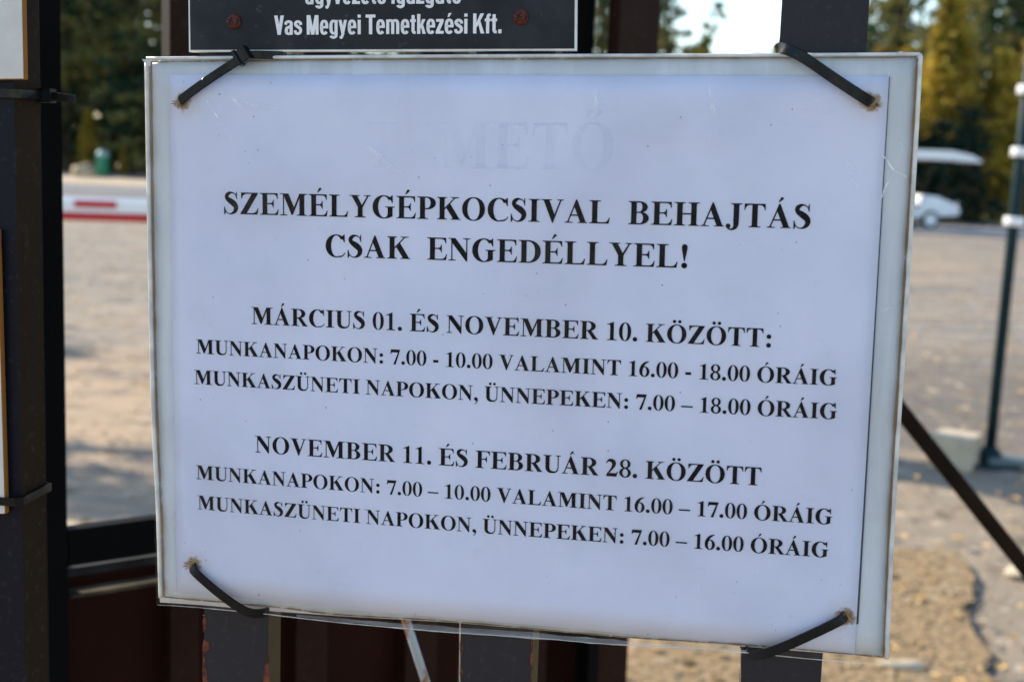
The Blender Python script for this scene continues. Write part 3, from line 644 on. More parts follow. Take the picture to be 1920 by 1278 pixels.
BP = lambda i, hw, am: chipped('gate_paint', (.023, .021, .025), (.15, .032, .014), hw, am, 55 + i * 9, .38)
bars.append(gbar([(-95, 10), (-68, 1250)], [(30, 250), (45, 1250)], .0185, chipped('post_paint', (.0055, .0065, .012), (.10, .03, .012), .0165, .95, 50, .4, .12), POSTP))
bars.append(gbar([(388, 108), (380, 1240)], [(512, 108), (504, 1240)], .0135, BP(1, .0148, .68)))
bars.append(gbar([(890, 100), (862, 1240)], [(1042, 100), (998, 1240)], .0135, BP(2, .0148, .72)))
bars.append(gbar([(1465, 20), (1389, 1235)], [(1629, 20), (1542, 1235)], .0135, BP(3, .0148, .88)))
step = bars[3][0] - bars[2][0]; wd = bars[3][1] - bars[3][0]
for k_ in (1, 2, 3):
    o = boxo('bar', (-wd / 2, 0, 0), (wd / 2, .0135, 2.05), bpy.data.materials['gate_paint'], t, .0014, 3); o.location = (bars[3][0] + wd / 2 + step * k_ + .02, OB, .08)
for k_ in (1, 2):
    o = boxo('bar', (-wd / 2, 0, 0), (wd / 2, .0135, 2.05), bpy.data.materials['gate_paint'], t, .0014, 3); o.location = (bars[0][0] - step * k_, OB, .08)
RUST = simple('rust_flake', (.13, .030, .014), .9, var=.7, scale=220, bump=.7, bscale=500); PRIM = simple('bare_edge', (.42, .30, .20), .8, var=.5, scale=120)
rn = random.Random(21)
def rust_patch(pts, mat, jit=1.6, off=.0002):
    q = sm(pts + [pts[0]], 5)[:-1]; P = [G(x_ + rn.uniform(-jit, jit), y_ + rn.uniform(-jit, jit), OB - off) for x_, y_ in q]; n = len(P)
    V = [Vector((p.x, OB - off, p.z)) for p in P] + [Vector((p.x, OB + .0004, p.z)) for p in P]
    mesh('rust_patch', V, [tuple(range(n))] + [(i, n + i, n + (i + 1) % n, (i + 1) % n) for i in range(n)], mat, t)
for pts in ([(381, 1152), (387, 1162), (385, 1178), (381, 1182)], [(381, 1198), (389, 1203), (393, 1214), (386, 1222), (385, 1250), (388, 1276), (380, 1300)], [(502, 1222), (505, 1300), (492, 1300), (495, 1262), (500, 1240)], [(381, 1310), (392, 1330), (388, 1400), (380, 1420)]): rust_patch(pts, RUST)
for pts in ([(863, 1204), (869, 1212), (866, 1228), (863, 1232)], [(863, 1252), (868, 1258), (864, 1266)], [(996, 1200), (999, 1200), (997, 1300), (993, 1300), (995, 1250)]): rust_patch(pts, RUST, .9)
rust_patch([(861.5, 1150), (864, 1150), (863, 1240), (862.5, 1330), (860, 1330), (860.5, 1240)], PRIM, .5)
rust_patch([(1388.5, 1222), (1390, 1222), (1388, 1330), (1386.5, 1330)], PRIM, .3)
rl = chipped('rail_paint', (.023, .021, .025), (.15, .032, .014), None, .8, 30)
for z_ in (.05, 2.13): boxo('rail', (-.75, OB - .002, z_), (.95, OB + .022, z_ + .03), rl, t, .002)
GT = (GO.x, GO.y, 0)
def gthing(name, label, cat, c, group=None):
    """an Empty on the gate plane, at gate coordinates c"""
    w_ = GO + GU * c[0] + GA * c[1] + Vector((0, 0, c[2])); t = thing(name, label, cat, w_, -YAW, group); t['_c'] = 0; del t['_c']; return t, Vector(c)
def text_mesh(name, txt, font, P, parent, org, mat, y0, dy=0.0, mirror=False, zs=2.0e-6, vsc=1.0):
    """lay txt from P[0] through P[-1] (baseline points in gate coordinates, left ink edge to right ink edge)"""
    lay, x = [], 0
    for ch in txt:
        w_, ps = font[ch]; lay.append((x, ps)); x += w_
    inkx = [x0 + q[0] for x0, ps in lay for p in ps for q in p]; a, b = min(inkx), max(inkx)
    p0, pn = P[0], P[-1]; Ln = (Vector((pn.x, pn.z)) - Vector((p0.x, p0.z))).length; s = Ln / (b - a)
    bow = 0
    if len(P) == 3:
        f = (P[1].x - p0.x) / (pn.x - p0.x); bow = (P[1].z - (p0.z + (pn.z - p0.z) * f)) / (4 * f * (1 - f))
    ux, uz = (pn.x - p0.x) / Ln, (pn.z - p0.z) / Ln
    V, Fc, k_ = [], [], 0
    for x0, ps in lay:
        for p in ps:
            k_ += 1; j = len(V)
            for qx, qy in p:
                u = (x0 + qx - a) * s; v = qy * s * vsc; f = u / Ln
                if mirror: u = Ln - u
                z_ = v + bow * 4 * f * (1 - f)
                V.append((p0.x + ux * u - uz * z_ - org.x, y0 + dy * 0 - zs * (k_ % 7) - org.y, p0.z + uz * u + ux * z_ - org.z))
            Fc.append(tuple(range(j, j + len(p))))
    return mesh(name, V, Fc, mat, parent), s
# ------------------------------------------------------------------ the notice
def poly_sheet(name, top, bot, y, mat, parent, org, thick=0, ny=2, bulge=None, nx=48):
    """sheet between a top and a bottom outline (pixel polylines), sampled to a grid"""
    def samp(pl, f):
        x = pl[0][0] + (pl[-1][0] - pl[0][0]) * f
        for (a, b), (c, d) in zip(pl, pl[1:]):
            if x <= c + 1e-6: return x, b + (d - b) * (x - a) / (c - a)
        return pl[-1]
    V, Fc = [], []
    for i in range(nx + 1):
        t0, b0 = samp(top, i / nx), samp(bot, i / nx)
        for j in range(ny + 1):
            f = j / ny; p = G(t0[0] + (b0[0] - t0[0]) * f, t0[1] + (b0[1] - t0[1]) * f, 0)
            dy_ = bulge(i / nx, f) if bulge else 0
            V.append(Vector((p.x, y + dy_, p.z)) - org)
    for i in range(nx):
        for j in range(ny): a = i * (ny + 1) + j; Fc.append((a, a + 1, a + ny + 2, a + ny + 1))
    o = mesh(name, V, Fc, mat, parent, True)
    if thick:
        m = o.modifiers.new('thickness', 'SOLIDIFY'); m.thickness = thick; m.offset = -1
    return o
def sheetnormal_fix(o):
    pass
top_b = [(271, 113), (400, 110), (640, 107), (1060, 104), (1280, 103.5), (1430, 103), (1729, 100)]
bot_b = [(299, 1129), (377, 1134), (500, 1145), (640, 1155), (853, 1167), (1170, 1195), (1280, 1203), (1407, 1213), (1657, 1233)]
top_s = [(273, 114), (400, 111), (640, 108), (1060, 105), (1280, 104.5), (1430, 104), (1725, 101)]
bot_s = [(297, 1131), (377, 1136), (500, 1148), (640, 1164), (773, 1176), (860, 1183), (1010, 1193), (1167, 1206), (1280, 1210), (1390, 1219), (1547, 1234), (1663, 1242)]
top_p = [(318, 140.5), (640, 141), (1060, 142), (1400, 143), (1667, 143.5)]
bot_p = [(333, 1108), (500, 1123), (640, 1140.5), (840, 1156.5), (1070, 1176), (1280, 1197), (1440, 1211), (1602, 1225)]
corg = (G(985, 1190).x, 0, G(985, 1190).z)
t, corg = gthing('notice', 'large white laminated notice with black serif lettering tied to the gate at its four corners', 'notice', corg)
NT = t
def board_mat():
    k = N('white_board_plastic'); n1 = k.ramp(k.noise(14, 5), .4, .7); col = k.mix(n1, (.58, .615, .645), (.70, .73, .76))
    col = k.mix(k.ramp(k.noise(75, 4, .6, stretch=(1, 1, .09)), .42, .66, 0, .6), col, (.78, .81, .85))
    col = k.mix(k.ramp(k.noise(60, 5, .7, stretch=(1, 1, .3)), .60, .78, 0, .5), col, (.38, .35, .30))
    return k.done(k.bsdf(col, .45, nrm=k.bump(k.noise(90, 3), .15, .0004)))
HOLES = [(343, 192), (1632, 192), (363, 1058), (1584, 1155)]
def paper_mat():
    k = N('printed_paper'); mott = k.ramp(k.noise(22, 5, .6), .3, .7)
    col = k.mix(mott, (.705, .725, .875), (.75, .765, .905))
    col = k.mix(k.ramp(k.noise(9, 3, .5, stretch=(2.2, 1, .7)), .45, .75, 0, .5), col, (.685, .70, .845))
    col = k.mix(k.ramp(k.noise(34, 3, .5, stretch=(1, 1, 1.8)), .54, .70, 0, .35), col, (.66, .685, .80))
    geo = k.tc.outputs['Object']
    for i, (hx, hy) in enumerate(HOLES):
        g = G(hx, hy) - corg
        vm = k.n('ShaderNodeVectorMath', operation='DISTANCE'); k.t.links.new(geo, vm.inputs[0]); vm.inputs[1].default_value = (g.x + .0003, 0, g.z)
        d = k.math('ADD', vm.outputs['Value'], k.math('MULTIPLY', k.noise(420, 4, .7), -.0052))
        col = k.mix(k.ramp(d, -.0002, .0016, 1, 0), col, (.28, .15, .04)) 
        col = k.mix(k.ramp(d, .001, .008, .25, 0), col, (.62, .52, .45))
    # dust specks
    vo = k.n('ShaderNodeTexVoronoi'); vo.inputs['Scale'].default_value = 330; k.t.links.new(geo, vo.inputs['Vector'])
    sp = k.ramp(vo.outputs['Distance'], .06, .17, 1, 0); gate = k.ramp(k.noise(26, 3), .46, .56)
    wn = k.n('ShaderNodeTexWhiteNoise'); k.t.links.new(vo.outputs['Position'], wn.inputs['Vector'])
    sp = k.math('MULTIPLY', k.math('MULTIPLY', sp, gate), k.ramp(wn.outputs['Value'], .80, 1.0))
    col = k.mix(k.math('MULTIPLY', sp, .75), col, (.10, .10, .12))
    return k.done(k.bsdf(col, .75, nrm=k.bump(k.math('ADD', k.noise(11, 3, .5, stretch=(1.6, 1, .6), dist=.7), k.math('MULTIPLY', k.noise(48, 4), .12)), .42, .0045), spec=.3))
def sleeve_mat():
    k = N('clear_plastic_sleeve')
    ns = k.math('ADD', k.noise(9, 3, .5, dist=.8), k.math('MULTIPLY', k.noise(60, 3, .6), .16))
    nr = k.bump(ns, .55, .006)
    gl = k.n('ShaderNodeBsdfGlossy'); k.set(gl.inputs['Roughness'], k.ramp(k.noise(30, 4), .3, .7, .16, .34)); k.t.links.new(nr, gl.inputs['Normal']); k.set(gl.inputs[0], (1, 1, 1))
    tr = k.n('ShaderNodeBsdfTransparent'); tint = k.mix(k.ramp(k.noise(16, 4), .4, .7), (.975, .98, .985), (.95, .962, .97)); k.set(tr.inputs[0], tint)
    di = k.n('ShaderNodeBsdfDiffuse'); k.set(di.inputs[0], (.78, .80, .80))
    fr = k.n('ShaderNodeFresnel'); fr.inputs[0].default_value = 1.45; k.t.links.new(nr, fr.inputs['Normal'])
    scr = k.ramp(k.noise(26, 6, .72, stretch=(1, 1, 1.6), dist=.4), .56, .74, .004, .06)
    base = k.shmix(scr, tr.outputs[0], di.outputs[0])
    return k.done(k.shmix(k.math('MULTIPLY', fr.outputs[0], k.ramp(k.noise(7, 4, .6, dist=1.2), .35, .75, .22, .75)), base, gl.outputs[0]))
def bg_(u, v): return -.0006 * math.sin(math.pi * u) * math.sin(math.pi * v) + .0004 * math.sin(7 * u + 2 * v)
BM_, PM, SM = board_mat(), paper_mat(), sleeve_mat()
poly_sheet('backing_board', top_b, bot_b, .0004, BM_, NT, corg, .0028, 24)
poly_sheet('paper', top_p, bot_p, -.0006, PM, NT, corg, .00022, 24, bulge=lambda u, v: -.00012 * math.sin(6 * u) * v)
poly_sheet('gap_shade_sheet', [(x + 1.6, y + .5) for x, y in top_p], [(x + (x / 1602) ** 6 * 8.4 - 1, y - .5 - (x > 1500) * 56) for x, y in bot_p], -.0002, simple('gap_shade_dark', (.05, .06, .08), .8), NT, corg, .0003, 8)  # dark sheet standing in for the shade in the gap beside the paper
pap = [c for c in NT.children if c.name.startswith('paper')][0]
poly_sheet('plastic_sleeve', top_s, bot_s, -.0016, SM, NT, corg, 0, 60, bulge=lambda u, v: -.00035 * (1 + noise.noise(Vector((u * 5, v * 4, 0)))) , nx=90)
INK = N('toner'); INK = INK.done(INK.bsdf(INK.mix(INK.ramp(INK.noise(900, 2), .5, .8), (.004, .004, .006), (.012, .012, .015)), .8, spec=.04))
SERIF = GLYPHS()
LINES = [("SZEMÉLYGÉPKOCSIVAL  BEHAJTÁS", [(421.8, 400.6), (838, 411.5), (1519, 428.6)]),
         ("CSAK  ENGEDÉLLYEL!", [(612, 480.6), (900, 489.6), (1288.4, 502.2)]),
         ("MÁRCIUS 01. ÉS NOVEMBER 10. KÖZÖTT:", [(472.7, 606.7), (782.7, 620.6), (1445.3, 650.5)]),
         ("MUNKANAPOKON: 7.00 - 10.00 VALAMINT 16.00 - 18.00 ÓRÁIG", [(369.4, 661.8), (850, 687.5), (1568.7, 722)]),
         ("MUNKASZÜNETI NAPOKON, ÜNNEPEKEN: 7.00 – 18.00 ÓRÁIG", [(366, 718.8), (850, 747.5), (1569, 785)]),
         ("NOVEMBER 11. ÉS FEBRUÁR 28. KÖZÖTT", [(480, 846.6), (837.6, 871.6), (1427, 909)]),
         ("MUNKANAPOKON: 7.00 – 10.00 VALAMINT 16.00 – 17.00 ÓRÁIG", [(369.4, 896.5), (870, 935.5), (1560, 981.8)]),
         ("MUNKASZÜNETI NAPOKON, ÜNNEPEKEN: 7.00 – 16.00 ÓRÁIG", [(372, 952.8), (880, 995.5), (1553, 1043.5)])]
for txt, pts in LINES:
    o, s_ = text_mesh('lettering', txt, SERIF, [G(x_, y_) for x_, y_ in pts], pap, corg, INK, -.00078)
    print('LINE', txt[:12], 'em mm %.2f' % (s_ * 1e6))
# faint print of the sheet's other side showing through
GH = N('show_through_print'); _d1 = GH.bsdf((.62, .665, .80), .8, spec=.1); _t = GH.n('ShaderNodeBsdfTransparent'); _s = GH.n('ShaderNodeSeparateXYZ'); GH.t.links.new(GH.tc.outputs['Object'], _s.inputs[0]); GH = GH.done(GH.shmix(GH.math('MULTIPLY', GH.ramp(GH.noise(40, 3), .3, .7, .04, .15), GH.ramp(_s.outputs[0], -.05, .0, .15, 1)), _t.outputs[0], _d1))
text_mesh('ghost_lettering', 'TEMETŐ', SERIF, [G(687, 314), G(1150, 319)], pap, corg, GH, -.00070, vsc=1.15)
# seams: dirt caught along the weld of the sleeve
def seam_mat():
    k = N('seam_dirt'); f = k.ramp(k.noise(150, 5, .7, stretch=(1, 1, .3)), .30, .50); d = k.bsdf(k.mix(k.noise(90, 3), (.10, .055, .02), (.30, .20, .10)), .9); tr = k.n('ShaderNodeBsdfTransparent')
    return k.done(k.shmix(f, tr.outputs[0], d))
SMT = seam_mat()
def ribbon(name, pts, w_, y, mat, parent, org, jit=0.0, k=6, seed=0):
    rn = random.Random(seed); q = sm(pts, k) if len(pts) > 2 else [tuple(pts[0][i] + (pts[1][i] - pts[0][i]) * j / 30 for i in range(2)) for j in range(31)]
    V, Fc = [], []
    for i, p in enumerate(q):
        a = q[max(i - 1, 0)]; b = q[min(i + 1, len(q) - 1)]; dx, dy = b[0] - a[0], b[1] - a[1]; l = math.hypot(dx, dy) or 1
        ww = (w_(i / (len(q) - 1)) if callable(w_) else w_) * (1 + rn.uniform(-jit, jit)) / 2; jx = rn.uniform(-jit, jit) * .6
        for s in (-1, 1): g = G(p[0] - dy / l * (s * ww + jx), p[1] + dx / l * (s * ww + jx)); V.append(Vector((g.x, y, g.z)) - org)
    return mesh(name, V, [(2 * i, 2 * i + 1, 2 * i + 3, 2 * i + 2) for i in range(len(q) - 1)], mat, parent)
SL = [c for c in NT.children if c.name.startswith('plastic_sleeve')][0]
ribbon('seam', [(286, 116), (290, 430), (297, 760), (305, 950), (310, 1116)], 3.4, -.0011, SMT, SL, corg, .35, 14)
ribbon('seam', [(1719, 110), (1705, 360), (1688, 640), (1668, 960), (1656, 1228)], 4.2, -.0011, SMT, SL, corg, .4, 14, 2)
ribbon('seam', [(286, 117), (640, 112.5), (1060, 111), (1430, 109), (1719, 108)], 2.2, -.0011, SMT, SL, corg, .4, 14, 3)
ribbon('seam', [(310, 1117), (520, 1136), (640, 1150), (853, 1163), (1170, 1191), (1407, 1207), (1656, 1229)], 2.6, -.0011, SMT, SL, corg, .4, 10, 4)
# raised white edge beading round the board
bead = simple('edge_bead', (.66, .645, .60), .4, var=.22, scale=90)
for pts in ([(276, 118), (281, 430), (288, 760), (297, 950), (302, 1119)], [(1725, 104), (1711, 360), (1694, 640), (1674, 960), (1662, 1233)]):
    P = [G(*p) for p in sm(pts, 10)]; V, Fc = sweep([p - corg + Vector((0, -.0003, 0)) for p in P], circ(.00095, 10), (0, -1, 0)); mesh('edge_bead', V, Fc, bead, NT, True)
P = [G(*p) for p in sm([(276, 110), (640, 107), (1060, 105), (1430, 104), (1724, 102)], 10)]; V, Fc = sweep([p - corg + Vector((0, -.0003, 0)) for p in P], circ(.0007, 10), (0, -1, 0)); mesh('edge_bead', V, Fc, bead, NT, True)
# fold at the upper left corner, sleeve creases and sky glints painted as pale ribbons
CR = N('glint_white'); _b = CR.bsdf((.88, .90, .92), .3, spec=.8); _t = CR.n('ShaderNodeBsdfTransparent'); CR = CR.done(CR.shmix(CR.ramp(CR.noise(260, 4, .7), .40, .62, 0, .75), _t.outputs[0], _b))
CR2 = N('glint_faint'); _b = CR2.bsdf((.82, .86, .88), .3, spec=.8); _t = CR2.n('ShaderNodeBsdfTransparent'); CR2 = CR2.done(CR2.shmix(CR2.ramp(CR2.noise(160, 4, .7), .45, .7, 0, .4), _t.outputs[0], _b))
CR3 = N('sleeve_rim_highlight'); _b = CR3.bsdf((.72, .72, .70), .3, spec=.6); _t = CR3.n('ShaderNodeBsdfTransparent'); CR3 = CR3.done(CR3.shmix(CR3.ramp(CR3.noise(70, 4, .6), .3, .7, .45, .85), _t.outputs[0], _b))
CR4 = N('sleeve_film_sheen'); _b = CR4.bsdf((.60, .64, .68), .25, spec=.8); _t = CR4.n('ShaderNodeBsdfTransparent'); CR4 = CR4.done(CR4.shmix(CR4.ramp(CR4.noise(55, 5, .6, stretch=(.35, 1, 3)), .35, .75, .12, .5), _t.outputs[0], _b))  # bright rim and sheen of the sleeve's lower edge painted as pale film
for i, (pts, w_, m) in enumerate([([(388, 180), (402, 205), (424, 238), (443, 272)], 2.2, CR), ([(437, 184), (447, 192), (456, 203)], 5, CR), ([(446, 186), (480, 196), (530, 205)], 7, CR2),
        ([(1652, 290), (1662, 300), (1675, 318), (1700, 332)], 3, CR), ([(1668, 337), (1660, 350), (1652, 372)], 3.4, CR), ([(1680, 262), (1688, 268), (1694, 290)], 1.6, CR2),
        ([(1330, 160), (1338, 200), (1330, 260)], 14, CR2), ([(1570, 275), (1590, 310), (1612, 360)], 10, CR2), ([(1110, 150), (1120, 190), (1116, 220)], 9, CR2), ([(690, 270), (720, 300), (760, 330)], 12, CR2),
        ([(283, 637), (310, 636), (340, 628)], 1.4, CR2), ([(1650, 583), (1662, 578), (1676, 571)], 1.6, CR), ([(1302, 1061), (1340, 1064), (1378, 1068)], 1.5, CR2), ([(300, 1130), (377, 1135), (500, 1147), (640, 1163), (773, 1175), (860, 1182), (1010, 1192), (1167, 1205), (1280, 1209)], 2.0, CR3), ([(1100, 1201), (1280, 1209), (1390, 1218), (1547, 1233), (1662, 1241)], 2.0, CR3), ([(560, 1150), (773, 1170), (1000, 1187), (1200, 1203), (1400, 1216)], 11, CR4)]):
    ribbon('crease_glint', pts, lambda u, w_=w_: w_ * (.25 + .75 * math.sin(math.pi * min(max(u, .02), .98))), -.0021 - i * .00001, m, SL, corg, .3, 8, i)
V = [G(x_, y_) - corg + Vector((0, d_, 0)) for x_, y_, d_ in ((271, 112, -.0024), (287, 113, -.002), (287, 126, -.0022), (280, 122, -.0026), (1688, 96.5, -.001), (1700, 101, -.001), (1682, 101, -.001), (1686, 98, -.001))]
mesh('folded_corner', V[:4], [(0, 3, 2, 1)], bead, SL); mesh('folded_corner', V[4:], [(0, 1, 2, 3)], bead, SL)
# ------------------------------------------------------------------ black plaque above
PO = (G(715, 95).x, 0, G(715, 95).z); t, porg = gthing('plaque', 'black metal plaque with white edge and white lettering screwed to the bars above the notice', 'sign', PO)
def plq():
    k = N('plaque_black'); col = k.mix(k.ramp(k.noise(30, 5, .6), .4, .75), (.010, .012, .016), (.022, .025, .033)); col = k.mix(k.ramp(k.noise(240, 4, .7), .62, .74, 0, .5), col, (.09, .095, .10))
    return k.done(k.bsdf(col, k.ramp(k.noise(40, 3), .4, .6, .3, .5), nrm=k.bump(k.noise(150, 3), .3, .0005), spec=.22))
rim = simple('plaque_white_edge', (.78, .77, .73), .5, var=.12, scale=120)
def gplate(name, tl, tr, br, bl, y, th, mat, parent, org, bv=.0004):
    bm = bmesh.new(); c = [G(*p) - org for p in (tl, tr, br, bl)]
    f = [bm.verts.new((p.x, y - org.y, p.z)) for p in c]; b = [bm.verts.new((p.x, y - org.y + th, p.z)) for p in c]
    bm.faces.new(f); bm.faces.new(b[::-1])
    for i in range(4): bm.faces.new((f[i], b[i], b[(i + 1) % 4], f[(i + 1) % 4]))
    bmesh.ops.recalc_face_normals(bm, faces=bm.faces); return bobj(name, bm, mat, parent, bevel=bv)
gplate('plate', (345, -420), (1083, -430), (1079, 95), (351.5, 97.5), .0012, .0030, rim, t, porg, .0003)
gplate('black_face', (349, -416), (1079, -426), (1076, 91), (355, 93.5), .0009, .0005, plq(), t, porg, .0001)
WL = simple('white_lettering', (.80, .80, .80), .5, var=.05, scale=80)
SANSF = SANS()
text_mesh('lettering', 'Vas Megyei Temetkezési Kft.', SANSF, [G(513, 65.5), G(939.5, 62.5)], t, porg, WL, .00075, zs=1.2e-5, vsc=1.04)
text_mesh('lettering', 'ügyvezető igazgató', SANSF, [G(571, 8), G(864, 6.5)], t, porg, WL, .00075, zs=1.2e-5, vsc=1.04)
SCM = simple('rusty_screw', (.10, .018, .009), .5, .1, var=.7, scale=260, bump=.8, bscale=500)
for hx, hy in ((437, 40), (975.5, 31.5), (437, -370), (975.5, -380)):
    g = G(hx, hy) - porg; hs = .0031
    o = lathe('screw', [(0, .0034), (.0008, .00335), (.0015, .0030), (.0023, .0022), (.0029, .0010), (hs, 0), (hs, -.0004)], SCM, t, 28, (g.x, .0009, g.z)); o.rotation_euler = (R_(90), R_(20), 0)
    bm = bmesh.new()
    abox(bm, (-.0013, -.0003, .0029), (.0013, .0003, .00345)); abox(bm, (-.0003, -.0013, .00292), (.0003, .0013, .00347)); bobj('cross_slot', bm, simple('slot_dark', (.012, .004, .003), .9), o)
# ------------------------------------------------------------------ white signs on the left post
ORG = chipped('rusty_sign_edge', (.24, .095, .018), (.10, .035, .010), None, .55, 70, .7)
WS = simple('left_sign_face', (.62, .60, .55), .5, var=.06, scale=60)
for tl, tr, br, bl, lab in (((-420, -320), (34, -320), (43.5, 149), (-410, 158), 'white sign with a rusty orange edge at the upper left corner, on the left post'),
                            ((-420, 380), (-7, 430), (8.5, 964), (-400, 985), 'white sign edge with brown rim at the left border, under the lower cable tie')):
    c = G(*br); t, o_ = gthing('side_sign', lab, 'sign', (c.x, 0, c.z))
    gplate('sign_edge', tl, tr, br, bl, .0008, .0030, ORG, t, o_, .0005)
    ins = 1.5
    gplate('sign_face', (tl[0] + 9, tl[1] + 9), (tr[0] - ins, tr[1] + 9), (br[0] - ins, br[1] - ins), (bl[0] + 9, bl[1] - 9), .0005, .0005, WS, t, o_, .0001)
# ------------------------------------------------------------------ cable ties
def tie_mat():
    k = N('black_nylon'); col = k.mix(k.ramp(k.noise(60, 4), .4, .7), (.003, .0035, .0045), (.009, .011, .014))
    col = k.mix(k.ramp(k.noise(160, 5, .7), .58, .75, 0, .35), col, (.10, .105, .10))
    return k.done(k.bsdf(col, k.ramp(k.noise(90, 3), .4, .6, .18, .38), nrm=k.bump(k.noise(700, 2), .2, .0002), spec=.22))
TI = tie_mat(); CTG = 'black cable ties holding the notice'
def tie(label, pts, wpx=21, head=None, tail=None, thick=.0013):
    """pts: (px, py, depth) down the strap's middle; the first point is the hole"""
    g = [Vector((G(x, y, 0).x, d, G(x, y, 0).z)) for x, y, d in pts]
    mid = g[len(g) // 2]; t, org = gthing('cable_tie', label, 'cable tie', tuple(g[0]), CTG)
    q = [Vector(v) for v in sm([tuple(v) for v in g], 8)]
    # normal turns with the strap: mostly towards the camera, outward where it wraps an edge
    w_ = wpx / F * GD
    V, Fc = sweep([p - org for p in q], rrect(w_, thick, .0003), (0, -1, 0)); s = mesh('strap', V, Fc, TI, t)
    if head:
        (hx, hy, hd), (vx, vy), hl, hw = head; c = Vector((G(hx, hy).x, hd, G(hx, hy).z)) - org; d = (G(hx + vx, hy + vy) - G(hx, hy)).normalized(); d.y = 0
        a = Vector((0, -1, 0)); sd = d.cross(a)
        def hb(nm, l0, l1, s0, s1, a0, a1):
            bm = bmesh.new(); vs = [bm.verts.new(c + d * l + sd * s_ + a * h) for h in (a0, a1) for s_ in (s0, s1) for l in (l0, l1)]
            for f in ((0, 2, 3, 1), (4, 5, 7, 6), (0, 1, 5, 4), (2, 6, 7, 3), (0, 4, 6, 2), (1, 3, 7, 5)): bm.faces.new([vs[i] for i in f])
            bmesh.ops.recalc_face_normals(bm, faces=bm.faces); return bobj(nm, bm, TI, t, bevel=.0005)
        k_ = GD / F
        hb('head', -hl / 2 * k_, hl / 2 * k_, -hw / 2 * k_, hw / 2 * k_, -.001, .0034)
        hb('head_ridge', -hl / 2 * k_ - .0008, -hl / 2 * k_ + .0009, -hw / 2 * k_ - .0005, hw / 2 * k_ + .0005, -.0006, .0046)
        hb('head_ridge', hl / 2 * k_ - .0012, hl / 2 * k_ + .0004, -hw / 2 * k_ - .0002, hw / 2 * k_ + .0002, -.0006, .0043)
    if tail:
        g2 = [Vector((G(x, y).x, d, G(x, y).z)) - org for x, y, d in tail]; V, Fc = sweep(g2, rrect(w_ * .9, thick * .9, .0003), (0, -1, 0)); mesh('tail', V, Fc, TI, t)
    return t
tie('black cable tie with its locking head showing, at the upper left corner of the notice',
    [(338, 193, .003), (342, 190, -.0014), (352, 184, -.0034), (400, 150, -.0038), (450, 117, -.0036), (476, 100, -.0036)],
    17.5, ((466, 106, -.0034), (.84, -.55), 24, 27), [(470, 104, -.003), (500, 104, -.002), (528, 104, .0016)])
tie('black cable tie over the upper right corner of the notice, wrapped round the wide bar',
    [(1636, 195, .003), (1631, 191, -.0016), (1618, 184, -.0036), (1570, 153, -.0040), (1510, 112, -.0040), (1480, 96, -.0028), (1464, 90, .0005), (1457, 92, .008)], 19.5)
tie('curved black cable tie at the lower left corner of the notice',
    [(362, 1058, .003), (365, 1061, -.0016), (376, 1071, -.0034), (420, 1106, -.0044), (462, 1135, -.0044), (486, 1144, -.0036), (502, 1146, .0006), (512, 1145, .012)], 18.5)
tie('black cable tie at the lower right corner of the notice, ending at the bar below',
    [(1586, 1151, .003), (1582, 1153, -.0016), (1570, 1159, -.0034), (1520, 1182, -.0042), (1460, 1208, -.0044), (1420, 1220, -.0036), (1398, 1219, .001), (1392, 1214, .012)], 18.5)
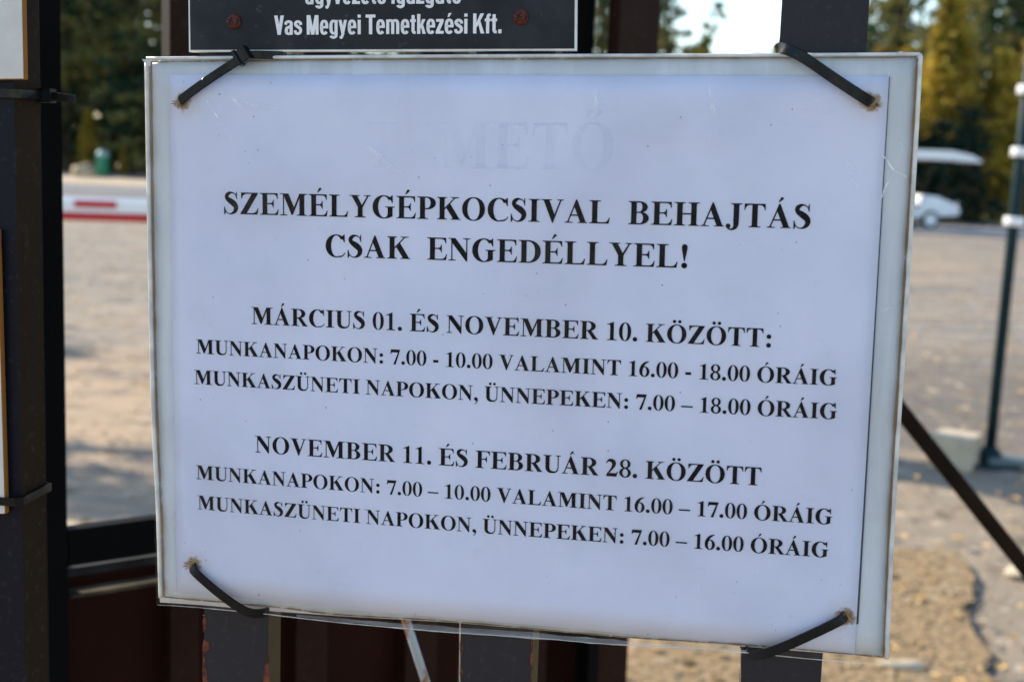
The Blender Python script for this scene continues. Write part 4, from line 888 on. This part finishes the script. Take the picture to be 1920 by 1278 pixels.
# worn hole edges
HR = simple('frayed_hole', (.20, .10, .03), .95, var=.7, scale=400, bump=.6, bscale=800)
for i, (hx, hy) in enumerate(((338, 194), (1636, 194), (360, 1057), (1587, 1152))):
    rn = random.Random(i); V, Fc = [], []
    for j in range(26):
        a = rn.uniform(0, 6.283); r0 = rn.uniform(3, 6); r1 = r0 + rn.uniform(2, 8); tw = rn.uniform(-.8, .8)
        p = [G(hx + r * math.cos(a + b), hy + r * math.sin(a + b)) - corg for r, b in ((r0, -.1), (r0, .1), (r1, tw * .4 + .04), (r1, tw * .4 - .04))]
        k_ = len(V); V += [Vector((v.x, -.0023 - rn.random() * .0007 * (m > 1), v.z)) for m, v in enumerate(p)]; Fc.append((k_, k_ + 1, k_ + 2, k_ + 3))
    mesh('frayed_hole', V, Fc, HR, NT)
# ties round the left post
x0_, x1_ = bars[0]; dep = .0185
def post_tie(label, zc, slope, yoff=0, head=False):
    t, org = gthing('cable_tie', label, 'cable tie', (x1_, 0, zc), CTG2)
    w_ = .0036; th_ = .0011; m = -.0016 + OB + yoff
    path = [(x0_ - .002, m, zc), (x0_ + (x1_ - x0_) * .5, m - .0006, zc + slope * .3), (x1_ - .0015, m, zc + slope * .5), (x1_ + .0015, m + .0022, zc + slope * .55), (x1_ + .0016, OB + dep * .6, zc + slope), (x1_ + .0012, OB + dep + .001, zc + slope), (x0_ - .001, OB + dep + .0012, zc + slope), (x0_ - .0022, OB + dep * .5, zc + slope * .5), (x0_ - .002, m, zc)]
    q = []
    for a, b in zip(path, path[1:]): q += [Vector(a).lerp(Vector(b), j / 4) for j in range(4)]
    q.append(Vector(path[-1]))
    V, Fc = [], []; c = Vector(((x0_ + x1_) / 2, OB + dep / 2, 0))
    for p in q:
        d = Vector((p.x - c.x, p.y - c.y, 0)).normalized()
        for s1, s2 in ((-1, 0), (-1, 1), (1, 1), (1, 0)): V.append(p + Vector((0, 0, s1 * w_ / 2)) + d * th_ * s2 - org)
    n = len(q)
    for i in range(n - 1):
        for j in range(4): k_ = (j + 1) % 4; Fc.append((i * 4 + j, i * 4 + k_, i * 4 + 4 + k_, i * 4 + 4 + j))
    mesh('strap', V, Fc, TI, t)
    if head:
        o = boxo('head', (-.002, -.0025, -.0030), (.0035, .0025, .0030), TI, t, .0005); o.location = (.0028, OB + dep + .0005, slope)
        V, Fc = sweep([Vector((.005, OB + dep + .001, slope)), Vector((.0165, OB + dep + .001, slope - .0012))], rrect(.0036, .001, .0002), (0, -1, 0)); mesh('tail', V, Fc, TI, t)
CTG2 = 'cable ties round the left post'
post_tie('black cable tie with a short tail round the left post just under the white sign', G(30, 176).z, .0004, 0, True)
post_tie('black cable tie round the left post near the bottom of the view', G(12, 944).z, .0022, -.0022)
